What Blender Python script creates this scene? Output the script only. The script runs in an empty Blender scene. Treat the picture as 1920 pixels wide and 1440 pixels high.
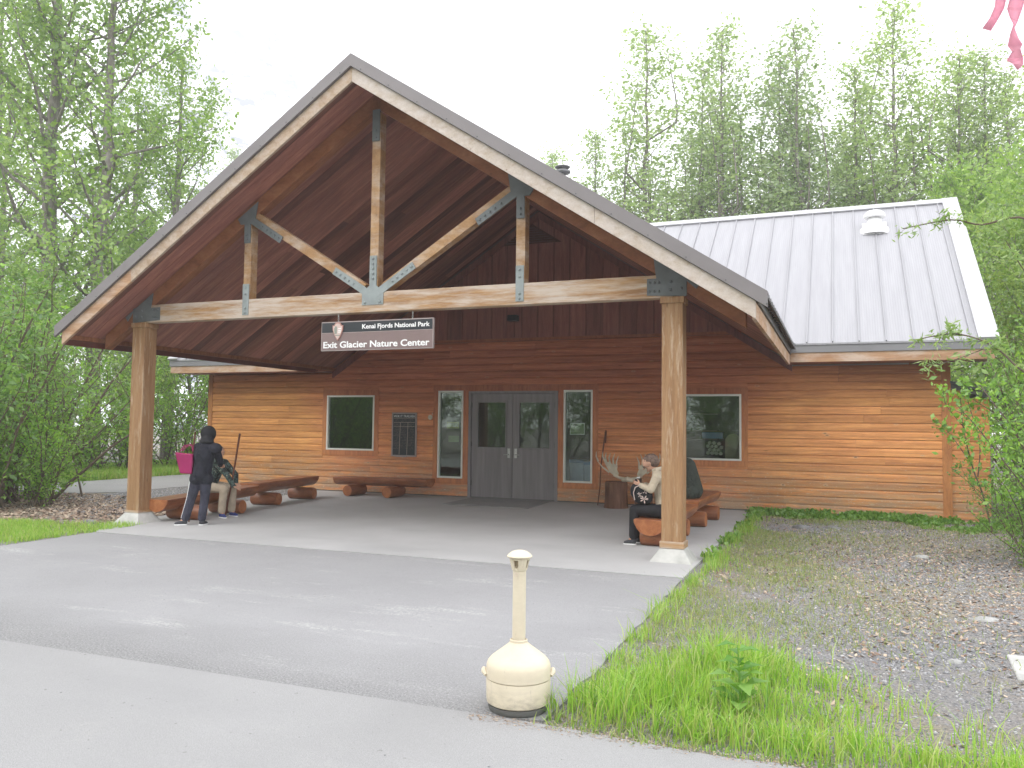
import bpy, math, random
import numpy as np
from mathutils import Vector, Matrix

sc = bpy.context.scene
col = sc.collection
PI = math.pi

# ---------------------------------------------------------------- camera
cam_d = bpy.data.cameras.new('camera')
cam = bpy.data.objects.new('camera', cam_d)
col.objects.link(cam)
sc.camera = cam
cam_d.sensor_width = 36.0
cam_d.lens = 1524.3 / 1920 * 36.0
cam_d.clip_start = 0.05
cam_d.clip_end = 6000
CR = Vector((0.92790, 0.37263, 0.01190))
CU = Vector((0.00884, -0.05390, 0.99851))
CF = Vector((-0.37272, 0.92641, 0.05331))
CP = Vector((7.0455, -15.3111, 1.4476))
cam.matrix_world = Matrix(((CR.x, CU.x, -CF.x, CP.x), (CR.y, CU.y, -CF.y, CP.y),
                           (CR.z, CU.z, -CF.z, CP.z), (0, 0, 0, 1)))

# ---------------------------------------------------------------- world, sun, exposure
SUN_EL, SUN_AZ = math.radians(52), math.radians(-28)     # from the front left, through cloud
world = bpy.data.worlds.new('World')
sc.world = world
world.use_nodes = True
nt = world.node_tree
nt.nodes.clear()
wo = nt.nodes.new('ShaderNodeOutputWorld')
bg = nt.nodes.new('ShaderNodeBackground')
sky = nt.nodes.new('ShaderNodeTexSky')
sky.sky_type = 'NISHITA'
sky.sun_disc = False
sky.sun_elevation = SUN_EL
sky.sun_rotation = math.radians(208)
sky.air_density = 1.0
sky.dust_density = 3.0
mixw = nt.nodes.new('ShaderNodeMixRGB')
mixw.inputs[0].default_value = 0.88                       # white cloud cover over the blue
mixw.inputs[2].default_value = (9.6, 9.6, 9.9, 1)
nt.links.new(sky.outputs[0], mixw.inputs[1])
nt.links.new(mixw.outputs[0], bg.inputs[0])
bg.inputs[1].default_value = 0.125
nt.links.new(bg.outputs[0], wo.inputs[0])

sun_d = bpy.data.lights.new('sun', 'SUN')
sun_d.energy = 0.6
sun_d.angle = math.radians(50)
sun_d.color = (1.0, 0.96, 0.9)
sun = bpy.data.objects.new('sun', sun_d)
col.objects.link(sun)
sdir = Vector((math.sin(SUN_AZ) * math.cos(SUN_EL), -math.cos(SUN_AZ) * math.cos(SUN_EL), math.sin(SUN_EL)))
sun.rotation_euler = sdir.to_track_quat('Z', 'Y').to_euler()
sun.location = (0, -20, 30)

sc.view_settings.view_transform = 'Standard'
sc.view_settings.look = 'None'
sc.view_settings.exposure = 1.20
sc.view_settings.gamma = 1.0
sc.view_settings.use_curve_mapping = False
sc.cycles.max_bounces = 8
sc.cycles.diffuse_bounces = 6
sc.cycles.transparent_max_bounces = 12
sc.cycles.use_denoising = True
sc.cycles.volume_bounces = 3

# ---------------------------------------------------------------- helpers
WL = {}          # world location of every object that parents others


def tag(o, label=None, cat=None, group=None, kind=None):
    if label: o['label'] = label
    if cat: o['category'] = cat
    if group: o['group'] = group
    if kind: o['kind'] = kind
    return o


def link(o, parent=None):
    col.objects.link(o)
    if parent is not None:
        o.parent = parent
    return o


def thing(name, label, cat, loc=(0, 0, 0), group=None):
    o = bpy.data.objects.new(name, None)
    o.empty_display_size = 0.2
    o.location = loc
    link(o)
    WL[o.name] = Vector(loc)
    return tag(o, label, cat, group)


class MB:
    """collects shapes in world coordinates and links them as one mesh object"""

    def __init__(s):
        s.v = []
        s.f = []

    def add(s, vs, fs):
        b = len(s.v)
        s.v += [tuple(p) for p in vs]
        s.f += [tuple(b + i for i in f) for f in fs]

    def box(s, x0, x1, y0, y1, z0, z1):
        s.add([(x0, y0, z0), (x1, y0, z0), (x1, y1, z0), (x0, y1, z0), (x0, y0, z1), (x1, y0, z1), (x1, y1, z1), (x0, y1, z1)],
              [(0, 3, 2, 1), (4, 5, 6, 7), (0, 1, 5, 4), (1, 2, 6, 5), (2, 3, 7, 6), (3, 0, 4, 7)])

    def prism(s, pts, axis, a, b):
        """pts: 2-D polygon in the other two axes (order x,y,z without the axis), extruded from a to b"""
        n = len(pts)
        def P(q, t):
            return {'x': (t, q[0], q[1]), 'y': (q[0], t, q[1]), 'z': (q[0], q[1], t)}[axis]
        vs = [P(q, a) for q in pts] + [P(q, b) for q in pts]
        fs = [tuple(range(n))[::-1], tuple(range(n, 2 * n))] + [(i, (i + 1) % n, n + (i + 1) % n, n + i) for i in range(n)]
        s.add(vs, fs)

    def beam(s, p0, p1, w, h, up=(0, 0, 1)):
        p0, p1 = Vector(p0), Vector(p1)
        d = (p1 - p0).normalized()
        side = d.cross(Vector(up)).normalized() * w / 2
        u = side.cross(d).normalized() * h / 2
        vs = []
        for p in (p0, p1):
            vs += [p - side - u, p + side - u, p + side + u, p - side + u]
        s.add(vs, [(0, 1, 2, 3), (7, 6, 5, 4), (0, 4, 5, 1), (1, 5, 6, 2), (2, 6, 7, 3), (3, 7, 4, 0)])

    def tube(s, pts, rad, n=8, cap=True):
        pts = [Vector(p) for p in pts]
        if not hasattr(rad, '__len__'): rad = [rad] * len(pts)
        vs, fs = [], []
        prev = None
        for i, p in enumerate(pts):
            d = (pts[min(i + 1, len(pts) - 1)] - pts[max(i - 1, 0)]).normalized()
            if prev is None:
                a = d.orthogonal().normalized()
            else:
                a = (prev - d * prev.dot(d)).normalized()
            prev = a
            b = d.cross(a)
            for k in range(n):
                t = 2 * PI * k / n
                vs.append(p + (a * math.cos(t) + b * math.sin(t)) * rad[i])
        for i in range(len(pts) - 1):
            for k in range(n):
                fs.append((i * n + k, i * n + (k + 1) % n, (i + 1) * n + (k + 1) % n, (i + 1) * n + k))
        if cap:
            fs.append(tuple(range(n))[::-1])
            fs.append(tuple(range((len(pts) - 1) * n, len(pts) * n)))
        s.add(vs, fs)

    def lathe(s, prof, c, n=32, ax=None):
        """prof: (radius, height) pairs; ax: 3x3 whose z is the axis"""
        c = Vector(c)
        M = ax or Matrix.Identity(3)
        vs, fs = [], []
        m = len(prof)
        for r, z in prof:
            for k in range(n):
                t = 2 * PI * k / n
                vs.append(c + M @ Vector((r * math.cos(t), r * math.sin(t), z)))
        for i in range(m - 1):
            for k in range(n):
                fs.append((i * n + k, i * n + (k + 1) % n, (i + 1) * n + (k + 1) % n, (i + 1) * n + k))
        fs.append(tuple(range(n))[::-1])
        fs.append(tuple(range((m - 1) * n, m * n)))
        s.add(vs, fs)

    def build(s, name, mat, parent=None, smooth=False, bevel=0.0, sub=0):
        me = bpy.data.meshes.new(name)
        a = np.array(s.v, dtype=float)
        if parent is not None:
            org = WL[parent.name]
        else:
            org = Vector(((a[:, 0].min() + a[:, 0].max()) / 2, (a[:, 1].min() + a[:, 1].max()) / 2, a[:, 2].min()))
        a = a - np.array(org)
        me.from_pydata([tuple(q) for q in a], [], s.f)
        me.update()
        me.materials.append(mat)
        if smooth:
            for p in me.polygons: p.use_smooth = True
            if smooth == 'auto':
                me.set_sharp_from_angle(angle=math.radians(35))
        o = bpy.data.objects.new(name, me)
        link(o, parent)
        if parent is None:
            o.location = org
        WL[o.name] = Vector(org)
        if bevel:
            md = o.modifiers.new('bevel', 'BEVEL')
            md.width = bevel
            md.segments = 2
            md.limit_method = 'ANGLE'
        if sub:
            md = o.modifiers.new('sub', 'SUBSURF')
            md.levels = md.render_levels = sub
        return o


def text_mesh(s, size, bold=0.0):
    cu = bpy.data.curves.new('lettering', 'FONT')
    cu.body = s
    cu.size = size
    cu.offset = bold
    cu.extrude = 0.002
    cu.resolution_u = 3
    tmp = bpy.data.objects.new('lettering', cu)
    col.objects.link(tmp)
    dg = bpy.context.evaluated_depsgraph_get()
    me = bpy.data.meshes.new_from_object(tmp.evaluated_get(dg))
    bpy.data.objects.remove(tmp)
    return me


def add_text(s, name, mat, parent, x0, x1, y, z, h, bold=0.0, mirror=False):
    """text standing in the XZ plane facing -Y, stretched between x0 and x1, base line z, cap height about h"""
    me = text_mesh(s, 1.0, bold)
    n = len(me.vertices)
    a = np.empty(n * 3)
    me.vertices.foreach_get('co', a)
    a = a.reshape(-1, 3)
    w = a[:, 0].max() - a[:, 0].min()
    b = np.empty_like(a)
    b[:, 0] = x0 + (a[:, 0] - a[:, 0].min()) / w * (x1 - x0)
    b[:, 2] = z + a[:, 1] / 0.70 * h
    b[:, 1] = y - a[:, 2]
    b -= np.array(WL[parent.name])
    me.vertices.foreach_set('co', b.ravel())
    me.update()
    me.materials.clear()
    me.materials.append(mat)
    o = bpy.data.objects.new(name, me)
    link(o, parent)
    WL[o.name] = WL[parent.name].copy()
    return o


# ---------------------------------------------------------------- materials
class N:
    """little node-graph helper"""

    def __init__(s, name):
        s.m = bpy.data.materials.new(name)
        s.m.use_nodes = True
        s.t = s.m.node_tree
        s.t.nodes.clear()
        s.out = s.t.nodes.new('ShaderNodeOutputMaterial')

    def n(s, typ, **kw):
        nd = s.t.nodes.new('ShaderNode' + typ)
        for k, v in kw.items(): setattr(nd, k, v)
        return nd

    def l(s, a, b):
        s.t.links.new(a, b)

    def val(s, x, sock):
        if hasattr(x, 'is_linked') or hasattr(x, 'links'):
            s.l(x, sock)
        else:
            sock.default_value = x

    def coords(s, scale=(1, 1, 1), kind='Object', rot=(0, 0, 0)):
        tc = s.n('TexCoord')
        mp = s.n('Mapping')
        mp.inputs['Scale'].default_value = scale
        mp.inputs['Rotation'].default_value = rot
        s.l(tc.outputs[kind], mp.inputs[0])
        return mp.outputs[0]

    def noise(s, vec, scale=5.0, detail=4.0, rough=0.55, dist=0.0):
        x = s.n('TexNoise')
        s.l(vec, x.inputs['Vector'])
        x.inputs['Scale'].default_value = scale
        x.inputs['Detail'].default_value = detail
        x.inputs['Roughness'].default_value = rough
        x.inputs['Distortion'].default_value = dist
        return x.outputs['Fac']

    def ramp(s, fac, stops, interp='LINEAR'):
        x = s.n('ValToRGB')
        x.color_ramp.interpolation = interp
        el = x.color_ramp.elements
        while len(el) < len(stops): el.new(0.5)
        for e, (p, c) in zip(el, stops):
            e.position = p
            e.color = c if len(c) == 4 else (*c, 1)
        s.l(fac, x.inputs[0])
        return x.outputs[0]

    def mix(s, fac, a, b, mode='MIX'):
        x = s.n('MixRGB', blend_type=mode)
        s.val(fac, x.inputs[0])
        for v, i in ((a, 1), (b, 2)):
            if isinstance(v, tuple): x.inputs[i].default_value = v if len(v) == 4 else (*v, 1)
            else: s.l(v, x.inputs[i])
        return x.outputs[0]

    def math(s, op, a, b=0.0, clamp=False):
        x = s.n('Math', operation=op)
        x.use_clamp = clamp
        s.val(a, x.inputs[0])
        s.val(b, x.inputs[1])
        return x.outputs[0]

    def maprange(s, v, a, b, c=0.0, d=1.0):
        x = s.n('MapRange')
        s.l(v, x.inputs[0])
        for i, q in enumerate((a, b, c, d)): x.inputs[i + 1].default_value = q
        return x.outputs[0]

    def sep(s, vec):
        x = s.n('SeparateXYZ')
        s.l(vec, x.inputs[0])
        return x.outputs

    def island(s):
        return s.n('NewGeometry').outputs['Random Per Island']

    def bump(s, h, strength=0.3, dist=0.01):
        x = s.n('Bump')
        x.inputs['Strength'].default_value = strength
        x.inputs['Distance'].default_value = dist
        s.l(h, x.inputs['Height'])
        return x.outputs[0]

    def done(s, color, rough=0.7, metal=0.0, normal=None, spec=0.4, sheen=0.0, coat=0.0):
        p = s.n('BsdfPrincipled')
        if isinstance(color, tuple): p.inputs['Base Color'].default_value = color if len(color) == 4 else (*color, 1)
        else: s.l(color, p.inputs['Base Color'])
        s.val(rough, p.inputs['Roughness'])
        p.inputs['Metallic'].default_value = metal
        p.inputs['Specular IOR Level'].default_value = spec
        p.inputs['Coat Weight'].default_value = coat
        if normal is not None: s.l(normal, p.inputs['Normal'])
        s.l(p.outputs[0], s.out.inputs[0])
        s.p = p
        return s.m


def plain(name, c, rough=0.6, metal=0.0, var=0.12, scale=8.0, spec=0.4, bump=0.0, coat=0.0):
    k = N(name)
    f = k.noise(k.coords(), scale, 4)
    c1 = tuple(min(1, x * (1 + var)) for x in c)
    c0 = tuple(x * (1 - var) for x in c)
    colr = k.ramp(f, [(0.3, c0), (0.7, c1)])
    nr = k.bump(k.noise(k.coords(), scale * 12, 3), bump, 0.005) if bump else None
    return k.done(colr, rough, metal, nr, spec, coat=coat)


def wood(name, stops, grain=(1, 14, 14), gs=3.0, knots=0.5, island=0.5, rough=0.6, tint=None, weather=None, spec=0.3, knot_col=(0.10, 0.045, 0.02), tone=(0.55, 1.25)):
    """stops: colour stops; grain: mapping scale (small along the grain)"""
    k = N(name)
    co = k.coords(grain)
    isl = k.island()
    off = k.n('VectorMath', operation='ADD')
    k.l(co, off.inputs[0])
    comb = k.n('CombineXYZ')
    k.l(k.math('MULTIPLY', isl, 37.0), comb.inputs[0])
    k.l(k.math('MULTIPLY', isl, 91.0), comb.inputs[1])
    k.l(k.math('MULTIPLY', isl, 53.0), comb.inputs[2])
    k.l(comb.outputs[0], off.inputs[1])
    v = off.outputs[0]
    g = k.noise(v, gs, 6, 0.6, 0.6)
    c = k.ramp(g, [(0.28 + 0.44 * i / (len(stops) - 1), s_) for i, s_ in enumerate(stops)])
    fine = k.noise(v, gs * 7, 3, 0.7)
    c = k.mix(0.35, c, k.ramp(fine, [(0.3, (0.45, 0.4, 0.38)), (0.6, (1, 1, 1))]), 'MULTIPLY')
    if island:
        wn = k.n('TexWhiteNoise', noise_dimensions='1D')
        k.l(isl, wn.inputs['W'])
        t = k.maprange(wn.outputs[0], 0, 1, *tone)
        tc = k.n('CombineXYZ')
        for i in range(3): k.l(t, tc.inputs[i])
        c = k.mix(island, c, k.mix(1.0, c, tc.outputs[0], 'MULTIPLY'))
    if tint: c = tint(k, c)
    if knots:
        vo = k.n('TexVoronoi', feature='F1')
        sc3 = tuple(min(x, 4.0) if x > 2 else x * 1.6 for x in grain)
        k.l(k.coords(sc3), vo.inputs['Vector'])
        vo.inputs['Scale'].default_value = 1.5
        c = k.mix(k.maprange(vo.outputs['Distance'], 0.03, 0.075, knots, 0.0), c, knot_col)
    if weather: c = weather(k, c)
    nr = k.bump(fine, 0.25, 0.004)
    return k.done(c, rough, 0, nr, spec)


def siding_tint_light(k, c):
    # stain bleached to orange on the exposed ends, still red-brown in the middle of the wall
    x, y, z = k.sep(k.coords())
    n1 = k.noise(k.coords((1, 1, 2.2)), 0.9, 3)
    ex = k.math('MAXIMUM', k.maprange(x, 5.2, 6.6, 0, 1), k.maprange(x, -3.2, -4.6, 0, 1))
    low = k.maprange(z, 2.5, 1.2, 0.0, 0.75)  # partly faded stain, partly light painted onto the lower wall
    c = k.mix(k.math('MULTIPLY', k.maprange(z, 2.6, 1.5, 0, 1), k.maprange(ex, 0, 1, 0.85, 0.12)), c, k.mix(1.0, c, (1.55, 1.62, 1.6), 'MULTIPLY'))  # lower wall brightened, its extra light put into the stain colour
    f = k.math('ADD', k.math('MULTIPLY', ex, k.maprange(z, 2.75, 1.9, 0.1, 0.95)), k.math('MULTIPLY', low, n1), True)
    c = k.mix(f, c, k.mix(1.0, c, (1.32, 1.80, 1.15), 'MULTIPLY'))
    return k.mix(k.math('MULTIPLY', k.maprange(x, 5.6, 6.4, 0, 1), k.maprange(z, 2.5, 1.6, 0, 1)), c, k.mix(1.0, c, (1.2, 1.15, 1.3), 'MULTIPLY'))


def siding_weather(k, c):
    x, y, z = k.sep(k.coords())
    n1 = k.noise(k.coords((0.8, 1, 5)), 2.0, 5, 0.65)
    f = k.math('MULTIPLY', k.maprange(z, 0.95, 0.05, 0, 1), k.maprange(n1, 0.38, 0.58, 0, 0.85))
    c = k.mix(f, c, (0.40, 0.30, 0.21))
    n3 = k.noise(k.coords((0.5, 1, 1.5)), 1.1, 5, 0.7)
    c = k.mix(k.maprange(n3, 0.55, 0.72, 0, 0.38), c, k.mix(1.0, c, (0.5, 0.47, 0.5), 'MULTIPLY'))
    vo = k.n('TexVoronoi', feature='F1')
    k.l(k.coords((2.6, 1, 6.5)), vo.inputs['Vector'])
    vo.inputs['Scale'].default_value = 1.0
    r_, g_, b_ = k.sep(vo.outputs['Color'])
    pick = k.math('MULTIPLY', k.math('GREATER_THAN', r_, 0.62), k.maprange(z, 1.9, 0.5, 0.35, 1.0))
    c = k.mix(k.math('MULTIPLY', pick, k.maprange(vo.outputs['Distance'], 0.10, 0.16, 0.55, 0)), c, (0.62, 0.45, 0.30))
    c = k.mix(k.math('MULTIPLY', pick, k.maprange(vo.outputs['Distance'], 0.05, 0.08, 0.9, 0)), c, (0.09, 0.04, 0.025))
    n2 = k.noise(k.coords((3, 1, 9)), 6.0, 3, 0.6)
    f2 = k.math('MULTIPLY', k.maprange(z, 1.3, 0.3, 0, 1), k.maprange(n2, 0.61, 0.68, 0, 0.8))
    return k.mix(f2, c, (0.62, 0.52, 0.42))


M = {}
M['siding'] = wood('stained_siding', [(0.31, 0.10, 0.06), (0.44, 0.150, 0.083), (0.55, 0.205, 0.112)], (0.5, 1, 9), 2.2, 0.6, 0.8, 0.75, siding_tint_light, siding_weather, spec=0.15, tone=(0.80, 1.16))
M['trim_red'] = wood('stained_trim', [(0.24, 0.072, 0.042), (0.33, 0.105, 0.055), (0.40, 0.135, 0.068)], (6, 6, 0.8), 2.5, 0.3, 0.3, 0.55, siding_tint_light, tone=(0.8, 1.15))
M['vboards'] = wood('vertical_boards', [(0.17, 0.062, 0.052), (0.25, 0.09, 0.072), (0.31, 0.118, 0.09)], (7, 1, 0.6), 2.2, 0.2, 0.8, 0.6, tone=(0.6, 1.3))
M['ceiling'] = wood('ceiling_planks', [(0.19, 0.078, 0.064), (0.28, 0.12, 0.092), (0.40, 0.19, 0.13)], (0.7, 7, 0.7), 1.6, 0.2, 0.95, 0.55, tone=(0.45, 1.55))


def bleach(amount, lo=0.45, hi=0.62, colr=(0.60, 0.55, 0.50), sc_=(1, 1, 3)):
    def w(k, c):
        n1 = k.noise(k.coords(sc_), 1.6, 6, 0.7)
        return k.mix(k.maprange(n1, lo, hi, 0, amount), c, colr)
    return w


TAN = [(0.28, 0.145, 0.062), (0.40, 0.23, 0.105), (0.50, 0.31, 0.15)]
M['post'] = wood('post_wood', [(0.28, 0.15, 0.07), (0.35, 0.20, 0.098), (0.41, 0.26, 0.14)], (9, 9, 0.7), 1.8, 0.6, 0.3, 0.6, weather=bleach(0.55, 0.55, 0.68, (0.58, 0.48, 0.36), (9, 9, 1)))
M['beam'] = wood('beam_wood', TAN, (0.7, 9, 9), 2.0, 0.6, 0.3, 0.65, weather=bleach(0.75, 0.40, 0.60, (0.54, 0.49, 0.44), (0.6, 1, 6)))
M['brace'] = wood('brace_wood', TAN, (2.5, 9, 2.5), 2.5, 0.5, 0.3, 0.65, weather=bleach(0.5, 0.45, 0.65))
M['chord'] = wood('chord_wood', [(0.20, 0.075, 0.035), (0.30, 0.12, 0.055), (0.38, 0.17, 0.08)], (1.2, 9, 2), 2.0, 0.4, 0.3, 0.65)
M['barge'] = wood('barge_wood', [(0.42, 0.33, 0.25), (0.50, 0.42, 0.34), (0.58, 0.52, 0.46)], (4.0, 9, 6), 2.2, 0.7, 0.3, 0.7, weather=bleach(0.6, 0.35, 0.7, (0.60, 0.56, 0.54), (3, 3, 4)))
M['barge_tan'] = wood('barge_wood_tan', [(0.36, 0.25, 0.16), (0.46, 0.34, 0.24), (0.54, 0.44, 0.34)], (4.0, 9, 6), 2.2, 0.7, 0.3, 0.7, weather=bleach(0.4, 0.42, 0.7, (0.58, 0.53, 0.50), (3, 3, 4)))
M['fascia'] = wood('fascia_wood', [(0.36, 0.20, 0.11), (0.48, 0.29, 0.17), (0.55, 0.37, 0.24)], (0.8, 2, 9), 2.2, 0.7, 0.3, 0.65, weather=bleach(0.4, 0.45, 0.62))
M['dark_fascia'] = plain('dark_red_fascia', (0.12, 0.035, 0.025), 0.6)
M['log'] = wood('log_wood', [(0.17, 0.055, 0.022), (0.28, 0.095, 0.038), (0.38, 0.15, 0.06)], (5, 1.2, 5), 2.0, 0.5, 0.5, 0.42, spec=0.5, tone=(0.75, 1.2))
M['log_x'] = wood('log_wood_across', [(0.17, 0.055, 0.022), (0.28, 0.095, 0.038), (0.38, 0.15, 0.06)], (1.2, 5, 5), 2.0, 0.5, 0.5, 0.42, spec=0.5, tone=(0.75, 1.2))
M['log_end'] = wood('log_end_grain', [(0.30, 0.10, 0.04), (0.42, 0.155, 0.06), (0.50, 0.21, 0.09)], (4, 4, 4), 2.0, 0.0, 0.3, 0.55)
M['stump'] = wood('stump_wood', [(0.09, 0.04, 0.026), (0.16, 0.075, 0.045), (0.25, 0.13, 0.08)], (7, 7, 0.8), 1.5, 0.6, 0.0, 0.7)
M['stick'] = plain('stick_wood', (0.13, 0.045, 0.025), 0.5)
M['steel'] = plain('painted_steel', (0.13, 0.145, 0.15), 0.55, 0.0, 0.15, 6)
M['steel_light'] = plain('weathered_steel', (0.24, 0.27, 0.27), 0.55, 0.0, 0.15, 6)
M['bolt'] = plain('bolt_steel', (0.06, 0.07, 0.075), 0.4, 0.3)
M['rake'] = plain('brown_metal_trim', (0.19, 0.175, 0.178), 0.45, 0.0, 0.06, 2)
M['dark_metal'] = plain('dark_metal_trim', (0.085, 0.085, 0.09), 0.5, 0.0, 0.08, 2)
M['gutter'] = plain('grey_gutter', (0.20, 0.20, 0.21), 0.5, 0.0, 0.06, 2)
M['white_frame'] = plain('white_frame', (0.72, 0.72, 0.68), 0.45, 0.0, 0.03)
M['door'] = None
M['conc_base'] = plain('footing_concrete', (0.42, 0.42, 0.40), 0.85, 0, 0.22, 5, bump=0.3)
M['foundation'] = plain('foundation_concrete', (0.13, 0.13, 0.125), 0.9, 0, 0.2, 5, bump=0.3)
M['interior'] = plain('interior_paint', (0.09, 0.08, 0.07), 0.9)
M['black'] = plain('black_plastic', (0.02, 0.02, 0.022), 0.5)
M['chrome'] = plain('brushed_steel', (0.55, 0.55, 0.55), 0.3, 0.9)
M['white'] = plain('white_paint', (0.8, 0.8, 0.8), 0.5, 0, 0.02)
k = N('cream_plastic')
x, y, z = k.sep(k.coords())
c = k.ramp(k.noise(k.coords(), 4, 4), [(0.3, (0.60, 0.53, 0.41)), (0.7, (0.67, 0.60, 0.47))])
gn = k.noise(k.coords((1, 1, 2.5)), 14, 5, 0.75)
c = k.mix(k.math('MULTIPLY', k.maprange(z, 0.13, 0.03, 0.1, 0.7), k.maprange(gn, 0.42, 0.66, 0, 1)), c, (0.30, 0.27, 0.22))
sc_n = k.noise(k.coords((9, 9, 1.2)), 9, 3, 0.7)
c = k.mix(k.maprange(sc_n, 0.66, 0.70, 0, 0.5), c, (0.36, 0.33, 0.28))
M['cream'] = k.done(c, 0.65, 0, k.bump(k.noise(k.coords(), 160, 3), 0.15, 0.004), 0.25)

# standing-seam roof metal, fine ribs run down the slope
k = N('pale_roof_metal')
x, y, z = k.sep(k.coords())
w = k.n('TexWave', wave_type='BANDS', bands_direction='X')
k.l(k.coords(), w.inputs['Vector'])
w.inputs['Scale'].default_value = 8.0
w.inputs['Distortion'].default_value = 0.0
st = k.noise(k.coords((5, 0.4, 0.4)), 2.0, 4)
c = k.ramp(st, [(0.3, (0.275, 0.275, 0.293)), (0.7, (0.312, 0.312, 0.33))])
M['roof'] = k.done(c, 0.42, 0.0, k.bump(w.outputs['Fac'], 0.25, 0.006), 0.5)
M['roof_trim'] = plain('pale_roof_trim', (0.42, 0.42, 0.435), 0.4, 0, 0.04, 2)

k = N('grey_door_paint')
st = k.noise(k.coords((8, 8, 0.5)), 1.5, 4)
c = k.ramp(st, [(0.3, (0.19, 0.175, 0.185)), (0.7, (0.27, 0.25, 0.26))])
M['door'] = k.done(c, 0.5, 0, None, 0.4)


def pavement(name, c0, c1, speck, fine=160, wear=0.5, wearcol=(0.6, 0.6, 0.6), streak=(1, 1, 1), bumps=0.35, band=False):
    k = N(name)
    co = k.coords()
    big = k.noise(co, 0.55, 5, 0.6)
    c = k.ramp(big, [(0.3, c0), (0.7, c1)])
    f = k.noise(co, fine, 2, 0.8)
    c = k.mix(1.0, c, k.ramp(f, [(0.25, (1 - speck,) * 3), (0.5, (1, 1, 1)), (0.72, (1 + speck,) * 3)]), 'MULTIPLY')
    if wear:
        m1 = k.noise(k.coords(streak), 1.3, 6, 0.75)
        m2 = k.noise(co, 45, 3, 0.8)
        fac = k.math('MULTIPLY', k.maprange(m1, 0.56, 0.68, 0, 1), k.maprange(m2, 0.45, 0.6, 0, wear))
        c = k.mix(fac, c, wearcol)
    if band:     # coarse worn strip of older asphalt along the path joint
        x, y, z = k.sep(co)
        wv = k.math('ADD', y, k.math('MULTIPLY', k.math('SUBTRACT', k.noise(k.coords((0.5, 1.2, 1)), 1.2, 4), 0.5), 1.1))
        bf = k.maprange(wv, -2.05, -1.1, 0.58, 0.0)
        grit = k.ramp(k.noise(co, 75, 3, 0.9), [(0.38, (0.07, 0.07, 0.07)), (0.5, (0.155, 0.155, 0.155)), (0.62, (0.36, 0.36, 0.35))])
        c = k.mix(bf, c, grit)
    sp = k.noise(co, 28, 2, 0.5)
    c = k.mix(k.maprange(sp, 0.73, 0.77, 0, 0.5), c, (0.07, 0.065, 0.06))
    d = k.noise(k.coords((0.5, 1.5, 1)), 0.8, 4)
    c = k.mix(k.maprange(d, 0.55, 0.75, 0, 0.22), c, (c0[0] * 0.7, c0[1] * 0.7, c0[2] * 0.72))
    return k.done(c, 0.9, 0, k.bump(f, bumps, 0.004), 0.25)


M['slab'] = pavement('porch_concrete', (0.35, 0.35, 0.35), (0.43, 0.43, 0.43), 0.06, 60, 0.25, (0.42, 0.42, 0.42), (1, 1, 1), 0.1)
M['apron'] = pavement('apron_asphalt', (0.26, 0.26, 0.265), (0.305, 0.305, 0.31), 0.32, 230, 0.7, (0.52, 0.52, 0.51), (0.5, 2.2, 1), 0.5, True)
M['path'] = pavement('path_asphalt', (0.265, 0.265, 0.265), (0.30, 0.30, 0.30), 0.34, 240, 0.25, (0.42, 0.41, 0.38))

k = N('ground_soil')
co = k.coords()
big = k.noise(co, 0.5, 5, 0.65)
c = k.ramp(big, [(0.35, (0.22, 0.22, 0.225)), (0.5, (0.25, 0.235, 0.22)), (0.65, (0.27, 0.24, 0.17))])
f = k.noise(co, 55, 4, 0.8)
c = k.mix(0.8, c, k.ramp(f, [(0.3, (0.35, 0.35, 0.35)), (0.5, (1, 1, 1)), (0.7, (1.9, 1.85, 1.75))]), 'MULTIPLY')
M['ground'] = k.done(c, 1.0, 0, k.bump(f, 0.8, 0.02), 0.1)

k = N('window_glass')
tr = k.n('BsdfTransparent')
tr.inputs[0].default_value = (0.86, 0.90, 0.88, 1)
gl = k.n('BsdfGlossy')
gl.inputs['Roughness'].default_value = 0.02
gl.inputs['Color'].default_value = (0.9, 1.0, 0.92, 1)
fr = k.n('Fresnel')
fr.inputs[0].default_value = 1.6
mx = k.n('MixShader')
k.l(k.math('MULTIPLY', fr.outputs[0], 1.05, True), mx.inputs[0])
k.l(tr.outputs[0], mx.inputs[1])
k.l(gl.outputs[0], mx.inputs[2])
k.l(mx.outputs[0], k.out.inputs[0])
M['glass'] = k.m


def leafmat(name, cols, trans=0.45, objvar=0.25):
    k = N(name)
    isl = k.island()
    c = k.ramp(isl, [(i / max(1, len(cols) - 1), q) for i, q in enumerate(cols)])
    oi = k.n('ObjectInfo')
    t = k.maprange(oi.outputs['Random'], 0, 1, 1 - objvar, 1 + objvar)
    tc = k.n('CombineXYZ')
    k.l(t, tc.inputs[0]); k.l(t, tc.inputs[1]); tc.inputs[2].default_value = 0.95
    c = k.mix(1.0, c, tc.outputs[0], 'MULTIPLY')
    d = k.n('BsdfDiffuse')
    k.l(c, d.inputs[0])
    tl = k.n('BsdfTranslucent')
    k.l(k.mix(1.0, c, (1.15, 1.25, 0.7), 'MULTIPLY'), tl.inputs[0])
    g = k.n('BsdfGlossy')
    g.inputs['Roughness'].default_value = 0.45
    g.inputs[0].default_value = (0.8, 0.85, 0.9, 1)
    a = k.n('MixShader')
    a.inputs[0].default_value = trans
    k.l(d.outputs[0], a.inputs[1]); k.l(tl.outputs[0], a.inputs[2])
    b = k.n('MixShader')
    b.inputs[0].default_value = 0.05
    k.l(a.outputs[0], b.inputs[1]); k.l(g.outputs[0], b.inputs[2])
    k.l(b.outputs[0], k.out.inputs[0])
    return k.m


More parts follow.
